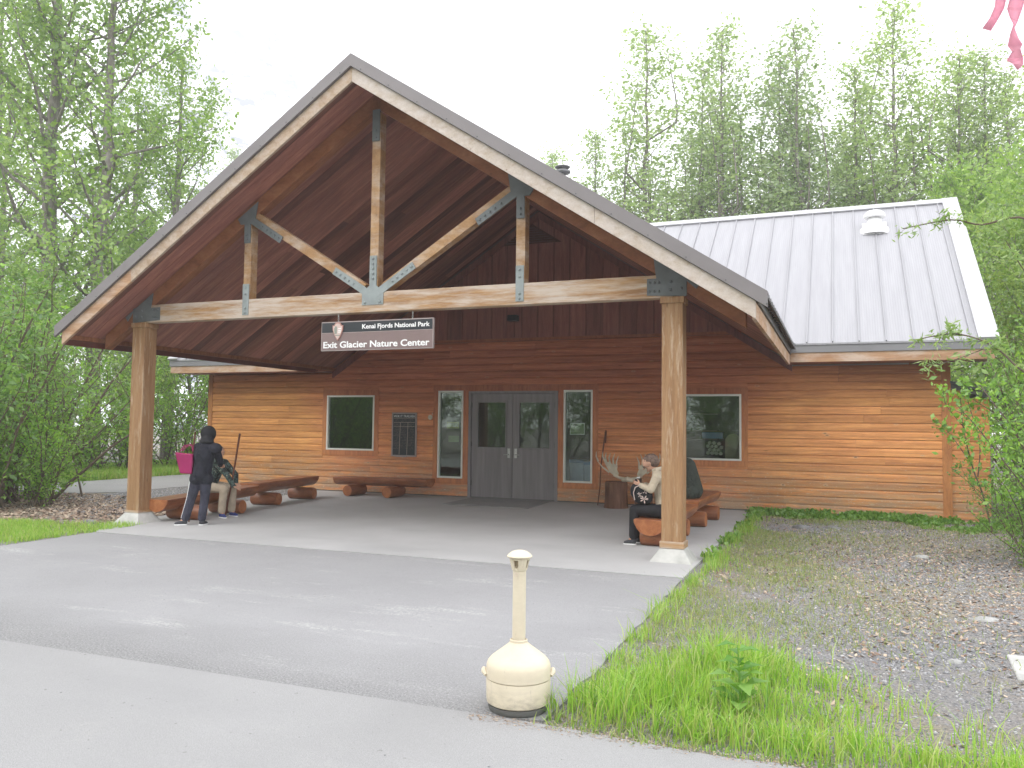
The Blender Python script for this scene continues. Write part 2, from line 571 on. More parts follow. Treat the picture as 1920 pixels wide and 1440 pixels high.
M['leaf_poplar'] = leafmat('poplar_leaves', [(0.23, 0.32, 0.15), (0.33, 0.43, 0.21), (0.46, 0.54, 0.31)], 0.5, 0.10)
M['leaf_tree'] = leafmat('tree_leaves', [(0.15, 0.25, 0.06), (0.24, 0.37, 0.085), (0.36, 0.48, 0.15)], 0.5, 0.14)
M['leaf_shrub'] = leafmat('shrub_leaves', [(0.11, 0.23, 0.035), (0.19, 0.36, 0.05), (0.31, 0.48, 0.10)], 0.5)
M['leaf_willow'] = leafmat('willow_leaves', [(0.16, 0.26, 0.08), (0.24, 0.34, 0.13), (0.33, 0.42, 0.20)])
M['leaf_cover'] = leafmat('clover_leaves', [(0.16, 0.36, 0.04), (0.25, 0.48, 0.07), (0.34, 0.56, 0.11)])
M['grass'] = leafmat('grass_blades', [(0.18, 0.34, 0.05), (0.28, 0.50, 0.06), (0.40, 0.58, 0.10), (0.50, 0.50, 0.22)], 0.4, 0)
M['grass_short'] = leafmat('short_grass_blades', [(0.20, 0.30, 0.06), (0.30, 0.36, 0.12), (0.40, 0.36, 0.20)], 0.3, 0)
M['bark'] = wood('grey_bark', [(0.14, 0.125, 0.11), (0.22, 0.20, 0.18), (0.34, 0.32, 0.30)], (3, 3, 0.9), 3.0, 0.3, 0.0, 0.9)
M['twig'] = plain('brown_twig', (0.12, 0.09, 0.065), 0.8)

# ---------------------------------------------------------------- setting: ground and pavements
def sheet(name, poly, z0, z1, mat, kind='structure'):
    b = MB()
    b.prism(poly, 'z', z0, z1)
    o = b.build(name, mat)
    tag(o, kind=kind)
    return o


b = MB()
b.add([(-2500, -2500, -0.02), (2500, -2500, -0.02), (2500, 2500, -0.02), (-2500, 2500, -0.02)], [(0, 1, 2, 3)])
tag(b.build('ground', M['ground']), kind='structure')
rg = random.Random(3)


def rough_edge(p0, p1, n, amp):
    out = []
    for i in range(n + 1):
        t = i / n
        out.append((p0[0] + (p1[0] - p0[0]) * t + rg.uniform(-amp, amp), p0[1] + (p1[1] - p0[1]) * t + rg.uniform(-amp, amp)))
    return out


sheet('porch_slab', [(-2.12, -7.262), (5.62, -7.222), (5.58, -0.02), (-3.75, -0.02), (-3.45, -2.0), (-3.28, -3.0), (-2.72, -5.9), (-2.72, -6.55)], -0.10, 0.0, M['slab'])
apron = [(-2.0, -11.49), (5.45, -11.46)] + rough_edge((5.68, -11.42), (5.62, -7.3), 24, 0.02) + [(5.62, -7.248), (-2.12, -7.288)] + rough_edge((-2.14, -7.4), (-2.05, -8.8), 8, 0.03)
sheet('apron', apron, -0.10, -0.006, M['apron'])
pth = [(-60, -17.5), (60, -17.5), (60, -11.7)] + rough_edge((14, -11.62), (6.2, -11.5), 40, 0.03) + [(5.75, -11.47), (5.45, -11.465), (-2.0, -11.495), (-60, -11.5)]
sheet('path', pth, -0.12, -0.004, M['path'])
sheet('side_path', [(-6.3, 3.5), (-6.9, 0.3), (-7.05, -1.0), (-6.95, -2.3), (-7.5, -3.0), (-12, -3.6), (-16, -3.6), (-16, -0.8), (-10.3, -0.3), (-10.4, 3.0), (-10.2, 14), (-7.0, 14)], -0.12, -0.008, M['path'])
# thin joint groove between slab and apron is the gap left open above

# ---------------------------------------------------------------- the nature centre building
AX, AZ, SL, HW = 1.44, 5.92, 0.655, 4.84
YF = -6.86


def zt(x): return AZ - SL * abs(x - AX)


bld = thing('nature_center_building', 'brown timber visitor building with a gabled entrance porch and pale metal roof', 'building', (0, 0, 0))

XL, XR = -6.80, 8.66
OPEN = [(-3.54, -2.32, 0.906, 2.109), (-0.768, -0.187, 0.379, 2.198), (-0.06, 1.88, -0.2, 2.185), (2.003, 2.595, 0.379, 2.198), (4.18, 5.40, 0.887, 2.104)]
TRIM = 0.115
cut = [(a - TRIM + .01, b_ + TRIM - .01, c_ - TRIM + .01, d_ + TRIM - .01) for a, b_, c_, d_ in OPEN]
cut[2] = (-0.058, 1.878, -.3, 2.29)
BH = 0.1435
b = MB()
rb = random.Random(11)
row = 0
zz = 0.02
while zz < 3.19:
    z1 = min(zz + BH, 3.20)
    lo, hi = XL, XR
    if z1 > 2.70:
        hw = (AZ - 0.10 - z1) / SL
        lo, hi = max(XL, AX - hw), min(XR, AX + hw)
    iv = [(lo, hi)]
    for (a, c_, e, f_) in cut:
        if e < z1 - 0.01 and f_ > zz + 0.01:
            nv = []
            for (p, q) in iv:
                if c_ <= p or a >= q: nv.append((p, q)); continue
                if a > p: nv.append((p, a))
                if c_ < q: nv.append((c_, q))
            iv = nv
    for (a, c_, e, f_) in cut:
        if e < z1 - 0.01 and f_ > zz + 0.01:
            for (u0, u1) in ((zz, e), (f_, z1 - .004)):
                if u1 - u0 > .008 and u0 >= zz - 1e-6 and u1 <= z1 + 1e-6: b.box(max(a, lo) + .001, min(c_, hi) - .001, -0.012, 0.10, u0, u1)
    for (p, q) in iv:
        xs = [p]
        nx = p + rb.uniform(1.6, 4.5)
        while nx < q - 0.8:
            xs.append(nx)
            nx += rb.uniform(2.4, 4.8)
        xs.append(q)
        for x0, x1 in zip(xs[:-1], xs[1:]):
            x1 -= 0.003 if x1 < q else 0
            zb, ztop = zz, z1 - 0.004
            pr = [(-0.022, zb + 0.003), (-0.017, zb), (0.10, zb), (0.10, ztop), (-0.004, ztop), (-0.012, ztop - 0.02), (-0.022, ztop - 0.035)]
            b.prism(pr, 'x', x0, x1)
    zz += BH
    row += 1
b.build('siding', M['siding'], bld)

b = MB()       # dark sheathing behind the boards keeps the room closed
for (x0, x1, z0, z1) in [(XL, -3.66, 0, 2.6), (-3.66, -2.2, 0, .79), (-3.66, -2.2, 2.23, 2.6), (-2.2, -.89, 0, 2.6), (-.89, -.07, 0, .26), (-.89, 2.72, 2.32, 2.6),
                        (-.17, -.07, .26, 2.32), (1.89, 1.98, .26, 2.32), (1.89, 2.72, 0, .26), (2.72, 4.06, 0, 2.6), (4.06, 5.52, 0, .77), (4.06, 5.52, 2.22, 2.6), (5.52, XR, 0, 2.6)]:
    b.box(x0, x1, 0.101, 0.14, z0, z1)
b.prism([(-3.3, 2.6), (6.2, 2.6), (AX, 5.6)], 'y', 0.101, 0.14)
b.build('sheathing', M['interior'], bld)

# vertical boards of the gable wall
b = MB()
x = AX - 4.05
while x < AX + 4.05:
    x1 = x + 0.325
    segs = [(x, min(x1, AX)), (max(x, AX), x1)] if x < AX < x1 else [(x, x1)]
    z0 = 3.265
    tops = [(q, zt(q) - 0.10) for q in sorted({x, x1} | ({AX} if x < AX < x1 else set()))]
    if max(t for _, t in tops) > z0:
        pts = [(x, z0), (x1, z0)] + [(q, max(z0 + .001, t)) for q, t in reversed(tops)]
        b.prism(pts, 'y', -0.008, 0.09)
    x = x1 + 0.012
b.build('gable_boards', M['vboards'], bld)
x = AX - 4.05 - 0.006
while x < AX + 4.1:
    zt_ = zt(x) - 0.11
    if zt_ > 3.3:
        b = MB()
        b.box(x - 0.014, x + 0.014, -0.020, -0.0085, 3.265, zt_)
        b.build('gable_batten', M['vboards'], bld)
    x += 0.337

b = MB()
b.box(AX - 3.95, AX + 3.95, -0.034, 0.09, 3.203, 3.262)
b.build('ledge_board', M['trim_red'], bld)
for s in (-1, 1):
    b = MB()
    b.prism([(AX, AZ - .105), (AX, AZ - .25), (AX + s * 4.84, zt(AX + 4.84) - .25), (AX + s * 4.84, zt(AX + 4.84) - .105)][::s], 'y', -0.062, -0.022)
    b.build('frieze_board', M['vboards'], bld)

vent = MB()     # louvred vent high in the gable
for i in range(7):
    z = 5.20 + i * 0.048
    hw = 0.56 - i * 0.075
    vent.beam((1.27 - hw, -0.05, z), (1.27 + hw, -0.05, z), 0.05, 0.008, (0, -0.5, 1))
vent.prism([(1.27 - .66, 5.17), (1.27 + .66, 5.17), (1.27, 5.60)], 'y', -0.028, -0.0205)
vent.build('gable_vent', M['dark_fascia'], bld)

# corner boards, foundation, hidden walls
for x0, x1 in ((XL - 0.10, XL + 0.02), (XR - 0.02, XR + 0.12)):
    b = MB()
    b.box(x0, x1, -0.034, 0.10, -0.02 if x0 < 0 else -0.09, 2.62)
    b.build('corner_board', M['trim_red'], bld)
b = MB()
b.box(XL + .01, XR, -0.012, 0.10, -0.2, 0.0199)
b.build('foundation', M['foundation'], bld)
b = MB()
b.box(XL, XL + .12, 0.141, 7.5, -0.1, 2.6)
b.box(XR - .0, XR + .1, 0.141, 7.5, -0.1, 2.6)
b.box(XL, XR + .1, 7.5, 7.62, -0.1, 2.6)
for xx in (XL + .001, XR + .099):
    b.prism([(0.0, 2.6), (7.5, 2.6), (3.74, 5.75)], 'x', xx, xx + 0.1 if xx < 0 else xx - 0.1)
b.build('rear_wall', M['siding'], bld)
b = MB()          # the room behind the glass
b.box(XL + .2, XR - .1, 3.9, 4.0, 0, 2.5)
b.box(XL + .2, XR - .1, 0.15, 4.0, 2.5, 2.55)
b.box(XL + .2, XR - .1, 0.15, 4.0, -0.05, -0.001)
b.build('room', M['interior'], bld)

# trims, frames, panes
def window(x0, x1, z0, z1, name='window', trim=TRIM):
    fr_ = MB()
    w = 0.036
    for (a, c_, e, f_) in ((x0, x1, z1 - w, z1), (x0, x1, z0, z0 + w), (x0, x0 + w, z0 + w + .0005, z1 - w - .0005), (x1 - w, x1, z0 + w + .0005, z1 - w - .0005)):
        fr_.box(a, c_, -0.040, 0.05, e, f_)
    f = fr_.build(name, M['white_frame'], bld, bevel=0.004)
    g = MB()
    g.box(x0 + w - .002, x1 - w + .002, 0.012, 0.018, z0 + w - .002, z1 - w + .002)
    g.build('pane', M['glass'], f)
    t = MB()
    T = trim
    t.box(x0 - T, x1 + T, -0.030, 0.10, z1 + .0008, z1 + T)
    t.box(x0 - T, x1 + T, -0.030, 0.10, z0 - T, z0 - .0008)
    t.box(x0 - T, x0 - .0008, -0.028, 0.10, z0 - .0004, z1 + .0004)
    t.box(x1 + .0008, x1 + T, -0.028, 0.10, z0 - .0004, z1 + .0004)
    t.build('window_trim', M['trim_red'], f)
    return f


for i, (a, c_, e, f_) in enumerate(OPEN):
    if i != 2: window(a, c_, e, f_)

dfm = MB()
dfm.box(-0.065, -0.004, -0.035, 0.10, 0.0, 2.185)
dfm.box(1.821, 1.885, -0.035, 0.10, 0.0, 2.185)
dfm.box(-0.0035, 1.8205, -0.035, 0.10, 2.134, 2.185)
dfm.build('door_frame', M['door'], bld, bevel=0.004)
b = MB()
b.box(-0.071, 1.8875, -0.0315, 0.10, 2.186, 2.315)
b.build('door_trim', M['trim_red'], bld)
b = MB()
b.box(-0.004, 1.82, -0.01, 0.12, -0.001, 0.012)
b.build('door_sill', M['chrome'], bld)
for (x0, x1, g0, g1, hx, hs) in ((0.004, 0.906, 0.14, 0.755, 0.835, -1), (0.914, 1.815, 1.06, 1.70, 0.985, 1)):
    d = MB()
    zA, zB = 1.04, 1.95
    d.box(x0, x1, 0.0, 0.045, 0.014, zA)
    d.box(x0, x1, 0.0, 0.045, zB, 2.128)
    d.box(x0, g0, 0.0, 0.045, zA + .0003, zB - .0003)
    d.box(g1, x1, 0.0, 0.045, zA + .0003, zB - .0003)
    dr = d.build('door', M['door'], bld)
    q = MB()
    w = .03
    for (a, c_, e, f_) in ((g0 - w, g1 + w, zB, zB + w), (g0 - w, g1 + w, zA - w, zA), (g0 - w, g0, zA + .0005, zB - .0005), (g1, g1 + w, zA + .0005, zB - .0005)):
        q.box(a, c_, -0.012, -0.0005, e, f_)
    q.build('glazing_bead', M['door'], dr, bevel=0.003)
    q = MB()
    q.box(g0, g1, 0.02, 0.026, zA, zB)
    q.build('pane', M['glass'], dr)
    q = MB()
    q.box(hx - .028, hx + .028, -0.012, -0.0005, 0.83, 1.02)
    q.tube([(hx, -0.012, 0.90), (hx, -0.055, 0.90)], 0.012, 10)
    q.tube([(hx, -0.05, 0.90), (hx + hs * .05, -0.052, 0.898), (hx + hs * .10, -0.050, 0.892)], [0.011, 0.010, 0.008], 10)
    q.tube([(hx, -0.012, 0.985), (hx, -0.020, 0.985)], 0.014, 12)
    q.build('handle', M['chrome'], dr, bevel=0.002)
    for hz in (0.25, 1.05, 1.85):
        q = MB()
        ex = x0 if hs < 0 else x1
        q.tube([(ex, -0.008, hz), (ex, -0.008, hz + .10)], 0.009, 8)
        q.build('hinge', M['dark_metal'], dr)

# small lean-to beyond the right corner
b = MB()
zz = -0.13
while zz < 2.2:
    z1 = zz + BH - .004
    xr = min(9.34, 9.34)
    top = lambda x_: 2.24 - 0.29 * (x_ - 8.78)
    if z1 < top(9.34): b.prism([(0.03, zz), (0.15, zz), (0.15, z1), (0.046, z1), (0.03, z1 - .03)], 'x', 8.785, 9.34)
    elif zz < top(8.8):
        xe = min(9.34, 8.78 + (2.24 - z1) / 0.29)
        if xe > 8.82: b.prism([(0.03, zz), (0.15, zz), (0.15, z1), (0.046, z1), (0.03, z1 - .03)], 'x', 8.785, xe)
    zz += BH
b.box(9.28, 9.36, 0.12, 3.0, -.13, 2.0)
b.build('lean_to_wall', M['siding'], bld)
b = MB()
b.prism([(8.77, 2.27), (9.58, 2.035), (9.58, 2.075), (8.77, 2.31)], 'y', -0.06, 3.1)
b.prism([(8.77, 2.19), (9.56, 1.96), (9.56, 2.033), (8.77, 2.268)], 'y', -0.02, 0.02)
b.build('lean_to_roof', M['dark_metal'], bld)

# main roof -----------------------------------------------------------
RX0, RX1, YE, ZE, YR, ZR = -7.42, 9.36, -0.77, 2.925, 3.74, 6.33
ms = (ZR - ZE) / (YR - YE)
b = MB()
yv0 = YE + (zt(AX) + .15 - ZE) / ms
PXL, PXR = AX - HW - .1, AX + HW + .1
rz = lambda y_: ZE + (y_ - YE) * ms
out = [(RX0, YE), (PXL, YE), (AX, yv0), (PXR, YE), (RX1, YE), (RX1, YR), (RX0, YR)]
for tri in ((0, 1, 2, 6), (6, 2, 5), (2, 3, 4, 5)):
    q = [out[i] for i in tri]
    m = len(q)
    b.add([(x_, y_, rz(y_)) for x_, y_ in q] + [(x_, y_, rz(y_) - .03) for x_, y_ in q], [tuple(range(m)), tuple(range(m, 2 * m))[::-1]] + [(i, m + i, m + (i + 1) % m, (i + 1) % m) for i in range(m)])
for (ya, za, yb, zb) in ((8.3, ZE, YR, ZR),):
    b.add([(RX0, ya, za), (RX1, ya, za), (RX1, yb, zb), (RX0, yb, zb), (RX0, ya, za - .03), (RX1, ya, za - .03), (RX1, yb, zb - .03), (RX0, yb, zb - .03)],
          [(0, 1, 2, 3), (7, 6, 5, 4), (0, 4, 5, 1), (1, 5, 6, 2), (2, 6, 7, 3), (3, 7, 4, 0)])
mainroof = b.build('roof', M['roof'], bld)
b = MB()
x = RX1 - 0.36
while x > RX0:
    ys_ = YE - .004 if not PXL < x < PXR else YE + (yv0 - YE) * (1 - abs(x - AX) / (HW + .1)) + .02
    b = MB()
    b.beam((x, ys_, rz(ys_) + .014), (x, YR - .1, ZR - .1 * ms + .014), 0.02, 0.032, (0, -ms, 1))
    b.build('roof_seam', M['roof'], mainroof)
    x -= 0.408
for s, yy in ((1, YE), (-1, 8.3)):
    for x0, x1 in ((RX1 - .27, RX1 + .02), (RX0 - .02, RX0 + .27)):
        b = MB()
        b.beam(((x0 + x1) / 2, yy - .03 * s, ZE + .006), ((x0 + x1) / 2, YR, ZR + .03), x1 - x0, 0.045, (0, -ms * s, 1))
        b.build('rake_flashing', M['roof_trim'], mainroof)
for s in (-1, 1):
    b = MB()
    b.beam((RX0 - .02, YR + s * .09, ZR - .035), (RX1 + .02, YR + s * .09, ZR - .035), 0.20, 0.03, (0, s * ms, 1))
    b.build('ridge_cap', M['roof_trim'], mainroof)
for x0, x1 in ((RX0, -3.42), (6.30, RX1)):
    b = MB()
    b.box(x0, x1, YE + .015, YE + .045, 2.772, 2.893)
    b.build('gutter_board', M['gutter'], bld)
for x0, x1 in ((RX0 + .02, -3.40), (6.285, RX1 - .04)):
    b = MB()
    b.box(x0, x1, -0.735, -0.70, 2.612, 2.770)
    b.build('eave_fascia', M['fascia'], bld)
for x0, x1 in ((RX0 + .02, -3.42), (6.26, RX1 - .06)):
    b = MB()
    y0 = -0.699
    k_ = 0
    while y0 < -0.03:
        b.box(x0, x1, y0, min(y0 + .135, -.002), 2.622, 2.642)
        y0 += 0.14
    b.build('eave_soffit', M['ceiling'], bld)
# verge boards on the gable ends of the main roof
for x0, x1 in ((RX0 + .02, RX0 + .055), (RX1 - .055, RX1 - .02)):
    for ya, yb in ((YE + .06, YR), (8.25, YR)):
        b = MB()
        b.prism([(ya, ZE - .20), (yb, ZR - .22), (yb, ZR - .035), (ya, ZE - .0)], 'x', x0, x1)
        b.build('verge_board', M['fascia'], bld)

# roof vents
mr = Vector((0, -ms, 1)).normalized()
rv = MB()
vx, vy = 7.76, 2.78
vz = ZE + (vy - YE) * ms
rv.beam((vx, vy - .22, vz - .22 * ms + .02), (vx, vy + .22, vz + .22 * ms + .02), 0.46, 0.012, (0, -ms, 1))
rv.lathe([(0.30, -0.16), (0.27, -0.03), (0.15, 0.05), (0.13, 0.18)], (vx, vy, vz + .04), 24)
rv.lathe([(0.20, 0.19), (0.215, 0.21), (0.20, 0.27), (0.13, 0.335), (0.01, 0.36)], (vx, vy, vz + .04), 24)
rv.build('roof_vent', M['white'], mainroof, smooth='auto')
rv = MB()
px_, py_ = 1.09, 2.5
rv.tube([(px_, py_, 5.2), (px_, py_, 7.45)], 0.05, 14)
rv.lathe([(0.17, 0.0), (0.19, 0.02), (0.19, 0.05), (0.02, 0.10)], (px_, py_, 7.40), 24)
rv.lathe([(0.15, 0.0), (0.18, 0.02), (0.18, 0.035), (0.02, 0.06)], (px_, py_, 7.52), 24)
rv.tube([(px_, py_, 7.45), (px_, py_, 7.53)], 0.09, 14)
rv.build('flue_pipe', M['gutter'], mainroof, smooth='auto')

# porch roof ------------------------------------------------------------
def slope_strip(b, s, d0, d1, y0, y1, w0=0.0, w1=HW):
    """a slab following the slope on side s, between vertical offsets d0 and d1 from the top line"""
    xa, xb = AX + s * w0, AX + s * w1
    pts = [(xa, AZ - SL * w0 + d0), (xb, AZ - SL * w1 + d0), (xb, AZ - SL * w1 + d1), (xa, AZ - SL * w0 + d1)]
    b.prism(pts[::s], 'y', y0, y1)


b = MB()
rp = random.Random(5)
for s in (-1, 1):
    y = YF + .045
    while y < -0.065:
        w = 0.185
        y1 = min(y + w, -0.063)
        if rp.random() < 0.5:
            sp = rp.uniform(1.2, 3.6)
            slope_strip(b, s, -0.085, -0.055, y, y1 - .006, 0.0, sp - .002)
            slope_strip(b, s, -0.085, -0.055, y, y1 - .006, sp, HW - .05)
        else:
            slope_strip(b, s, -0.085, -0.055, y, y1 - .006, 0.0, HW - .05)
        y += w
b.build('porch_ceiling', M['ceiling'], bld)

# porch metal roof: meets the main roof along two valleys
b = MB()
for s in (-1, 1):
    for d0, d1 in ((-0.05, 0.10), (0.125, 0.145)):
        xe = AX + s * (HW + (0.10 if d0 > 0 else -0.05))
        zr_, ze_ = AZ, zt(xe)
        yv_r = YE + (zr_ + d1 - ZE) / ms
        yv_e = min(-0.65, YE + (ze_ + d1 - ZE) / ms)
        y0 = YF - .035 if d0 > 0 else YF + .045
        vs = [(AX, y0, zr_ + d0), (xe, y0, ze_ + d0), (xe, yv_e, ze_ + d0), (AX, yv_r, zr_ + d0), (AX, y0, zr_ + d1), (xe, y0, ze_ + d1), (xe, yv_e, ze_ + d1), (AX, yv_r, zr_ + d1)]
        b.add(vs, [(0, 1, 2, 3)[::s], (7, 6, 5, 4)[::s], (0, 4, 5, 1)[::s], (1, 5, 6, 2)[::s], (2, 6, 7, 3)[::s], (3, 7, 4, 0)[::s]])
proof = b.build('porch_roof', M['dark_metal'], bld)
b = MB()
for s in (-1, 1):
    xe = AX + s * (HW + .105)
    y = YF + .15
    while y < YE + .1:
        b.prism([(y - .045, zt(xe) + .144), (y + .045, zt(xe) + .144), (y + .02, zt(xe) + .178), (y - .02, zt(xe) + .178)], 'x', xe - s * .001, xe - s * .35)
        y += 0.235
b.build('roof_rib', M['dark_metal'], proof)
for s in (-1, 1):
    b = MB()
    slope_strip(b, s, 0.004, 0.165, YF - .038, YF + .0, 0, HW + .115)
    slope_strip(b, s, 0.146, 0.166, YF + .0005, YF + .14, 0, HW + .115)
    rk = b.build('rake_trim', M['rake'], proof)
    b = MB()
    for i in range(13):
        w_ = 0.15 + i * 0.4
        c_ = Vector((AX + s * w_, YF - .038, AZ - SL * w_ + .03))
        b.tube([c_, c_ + Vector((0, -.005, 0))], 0.007, 6)
    b.build('screws', M['bolt'], rk)

for s in (-1, 1):
    cuts = [0.0, 2.35 if s < 0 else 3.15, HW]
    if s < 0: cuts[1] = 3.55
    for w0, w1 in zip(cuts[:-1], cuts[1:]):
        b = MB()
        slope_strip(b, s, -0.182, 0.0, YF, YF + .04, w0 + .0015, w1 - .0015)
        o = b.build('barge_board', M['barge'] if s > 0 else (M['barge_tan'] if w0 == 0 else M['fascia']), bld, bevel=0.002)
for s in (-1, 1):
    b = MB()
    x0, x1 = sorted((AX + s * (HW - .04), AX + s * (HW - .0005)))
    b.box(x0, x1, YF + .0405, -0.74, zt(x1 if s > 0 else x0) - .182, zt(x1 if s > 0 else x0) - .012)
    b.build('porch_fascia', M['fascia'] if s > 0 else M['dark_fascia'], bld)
    b = MB()
    x0, x1 = sorted((AX + s * (HW + .001), AX + s * (HW + .022)))
    b.box(x0, x1, YF + .01, -0.76, 2.745, 2.86)
    b.build('fascia_flashing', M['dark_metal'], bld)
    b = MB()
    x0, x1 = sorted((AX + s * (HW - .0405), AX + s * (HW - .09)))
    b.box(x0, x1, YF + .05, -0.1, zt(AX + HW) - .10, zt(AX + HW) - .035)
    b.build('ledger', M['chord'], bld)

# truss -------------------------------------------------------------------
TY0, TY1 = -6.26, -6.10
tm = (TY0 + TY1) / 2
CXL, CXR, CW = -2.525, 5.332, 0.235
b = MB()
b.box(CXL + .0, CXR - .0, TY0, TY1, 2.925, 3.185)
b.build('tie_beam', M['beam'], bld, bevel=0.006)
for s in (-1, 1):
    b = MB()
    slope_strip(b, s, -0.30, -0.088, TY0 + .01, TY1 - .01, 0.0, HW - .16)
    b.build('top_chord', M['chord'], bld, bevel=0.005)
vb = [(1.44, 0.125, AZ - .36), (1.44 - 2.05, 0.12, zt(-.61) - .31), (1.44 + 2.05, 0.12, zt(3.49) - .31)]
for xx, w, zt_ in vb:
    b = MB()
    b.box(xx - w / 2, xx + w / 2, TY0 + .012, TY1 - .012, 3.186, zt_)
    b.build('truss_post', M['brace'], bld, bevel=0.005)
for s in (-1, 1):
    b = MB()
    b.beam((AX + s * .15, tm, 3.24), (AX + s * 1.95, tm, 4.36), TY1 - TY0 - .03, 0.125, (0, 0, 1))
    b.build('truss_brace', M['brace'], bld, bevel=0.005)

PY = TY0 - .009


def plate(polys, bolts, mat, name='steel_plate'):
    q = MB()
    for i, pl in enumerate(polys): q.prism(pl, 'y', PY - .0006 * i, TY0 + .004)
    for (bx, bz) in bolts:
        q.lathe([(0.017, 0.0), (0.017, 0.007), (0.010, 0.014), (0.002, 0.016)], (bx, PY - .0012, bz), 8, Matrix(((1, 0, 0), (0, 0, -1), (0, 1, 0))))
    return q.build(name, mat, bld, bevel=0.0015)


def arm(p, q, w):
    p, q = Vector(p), Vector(q)
    d = (q - p).normalized()
    n_ = Vector((-d.y, d.x)) * w / 2
    return [tuple(p - n_), tuple(q - n_), tuple(q + n_), tuple(p + n_)]


def along(p, q, ts, off=0.0):
    p, q = Vector(p), Vector(q)
    d = (q - p).normalized()
    n_ = Vector((-d.y, d.x)) * off
    return [tuple(p + (q - p) * t + n_) for t in ts]


J = (AX, 3.12)
dl, dr_ = (AX - .55, 3.12 + .49), (AX + .55, 3.12 + .49)
plate([[(AX - .16, 3.015), (AX + .16, 3.015), (AX + .16, 3.16), (AX + .065, 3.26), (AX - .065, 3.26), (AX - .16, 3.16)],
       arm((AX, 3.14), (AX, 3.66), 0.105), arm((AX - .04, 3.15), (AX - .60, 3.50), 0.10), arm((AX + .04, 3.15), (AX + .60, 3.50), 0.10)],
      [(AX, 3.36 + .065 * i) for i in range(5)] + along((AX - .04, 3.15), (AX - .60, 3.50), (.45, .58, .70, .82, .94)) + along((AX + .04, 3.15), (AX + .60, 3.50), (.45, .58, .70, .82, .94)) + [(AX - .11, 3.05), (AX + .11, 3.05)], M['steel_light'])
plate([arm((AX, 5.60), (AX, 5.18), 0.11)], [(AX, 5.22), (AX, 5.32)], M['steel'])
for s in (-1, 1):
    vx_ = AX + s * 2.05
    rt = zt(vx_)
    plate([arm((vx_, rt - .20), (vx_, rt - .60), 0.105), arm((vx_ - s * .02, rt - .25), (vx_ - s * .58, rt - .60), 0.10),
           [(vx_ - .17, rt - .12 - .17 * SL * (1 if s < 0 else -1) - .02), (vx_ + .17, rt - .12 + .17 * SL * (1 if s < 0 else -1) - .02), (vx_ + .12, rt - .33), (vx_ - .12, rt - .33)]],
          [(vx_, rt - .55), (vx_, rt - .48)] + along((vx_ - s * .02, rt - .25), (vx_ - s * .58, rt - .60), (.42, .56, .68, .80, .92)), M['steel'])
    plate([arm((vx_, 2.965), (vx_, 3.40), 0.105)], [(vx_, 3.0), (vx_, 3.06), (vx_, 3.26), (vx_, 3.35)], M['steel_light'])
    # corner plates over the columns
    cx = CXR if s > 0 else CXL
    e = AX + s * 3.60
    q0, q1 = cx + s * .155, e
    pl = [(q0, 2.93), (q1, 2.955), (q1, 3.145), (cx + s * .155, 3.145)]
    tri = [(cx - s * .22, zt(cx - s * .22) - .11), (cx + s * .30, zt(cx + s * .30) - .11), (cx + s * .26, zt(cx + s * .30) - .17), (cx + s * .155, 3.10), (cx - s * .18, 3.10)]
    bl = [(e + s * (.03 + .052 * i), z_) for i in range(3) for z_ in (3.0, 3.10)] + [(cx - s * .02, 3.01), (cx - s * .02, 3.10), (cx + s * .10, 3.02)]
    plate([pl, [p for p in tri]], bl, M['steel'] if s > 0 else M['steel'])

for cx in (CXL, CXR):
    y0, y1 = -6.298, -6.298 + CW
    b = MB()
    b.box(cx - CW / 2, cx + CW / 2, y0, y1, 0.145, 2.925)
    cl = b.build('porch_column', M['post'], bld, bevel=0.008)
    b = MB()
    o = CW / 2 + .016
    yc = (y0 + y1) / 2
    b.box(cx - o, cx + o, yc - o, yc + o, 2.855, 2.9245)
    b.build('column_capital', M['post'], cl, bevel=0.003)
    b = MB()
    b.box(cx - o, cx + o, yc - o, yc + o, 0.1405, 0.175 if cx < 0 else 0.215)
    b.build('column_plinth', M['beam'], cl, bevel=0.003)
    b = MB()
    t_, w_ = CW / 2 + .012, 0.245
    b.add([(cx - w_, yc - w_, -.02), (cx + w_, yc - w_, -.02), (cx + w_, yc + w_, -.02), (cx - w_, yc + w_, -.02), (cx - t_, yc - t_, .140), (cx + t_, yc - t_, .140), (cx + t_, yc + t_, .140), (cx - t_, yc + t_, .140)],
          [(0, 3, 2, 1), (4, 5, 6, 7), (0, 1, 5, 4), (1, 2, 6, 5), (2, 3, 7, 6), (3, 0, 4, 7)])
    b.build('concrete_footing', M['conc_base'], cl, bevel=0.01)

# ---------------------------------------------------------------- hanging sign
M['sign_black'] = plain('sign_black', (0.028, 0.032, 0.038), 0.45, 0, 0.05)
M['sign_brown'] = plain('sign_brown', (0.20, 0.145, 0.140), 0.45, 0, 0.04)
M['sign_edge'] = plain('sign_edge', (0.36, 0.30, 0.29), 0.45, 0, 0.05)
M['emblem_brown'] = plain('emblem_brown', (0.42, 0.22, 0.19), 0.5, 0, 0.1)
M['emblem_pale'] = plain('emblem_pale', (0.58, 0.46, 0.42), 0.5, 0, 0.1)
M['emblem_green'] = plain('emblem_green', (0.26, 0.28, 0.24), 0.5, 0, 0.1)
SX0, SX1, SZ0, SZ1, SY = 0.615, 2.30, 2.435, 2.825, -6.20
sg = thing('hanging_sign', 'black and brown park sign with white lettering hanging under the tie beam', 'sign', (1.46, SY, 2.44))
b = MB()
b.box(SX0, SX1, SY, SY + .035, SZ0, SZ1)
b.build('sign_board', M['sign_edge'], sg, bevel=0.003)
b = MB()
b.box(SX0 + .012, SX1 - .012, SY - .003, SY - .0002, SZ0 + .012, 2.672)
b.build('lower_panel', M['sign_brown'], sg)
b = MB()
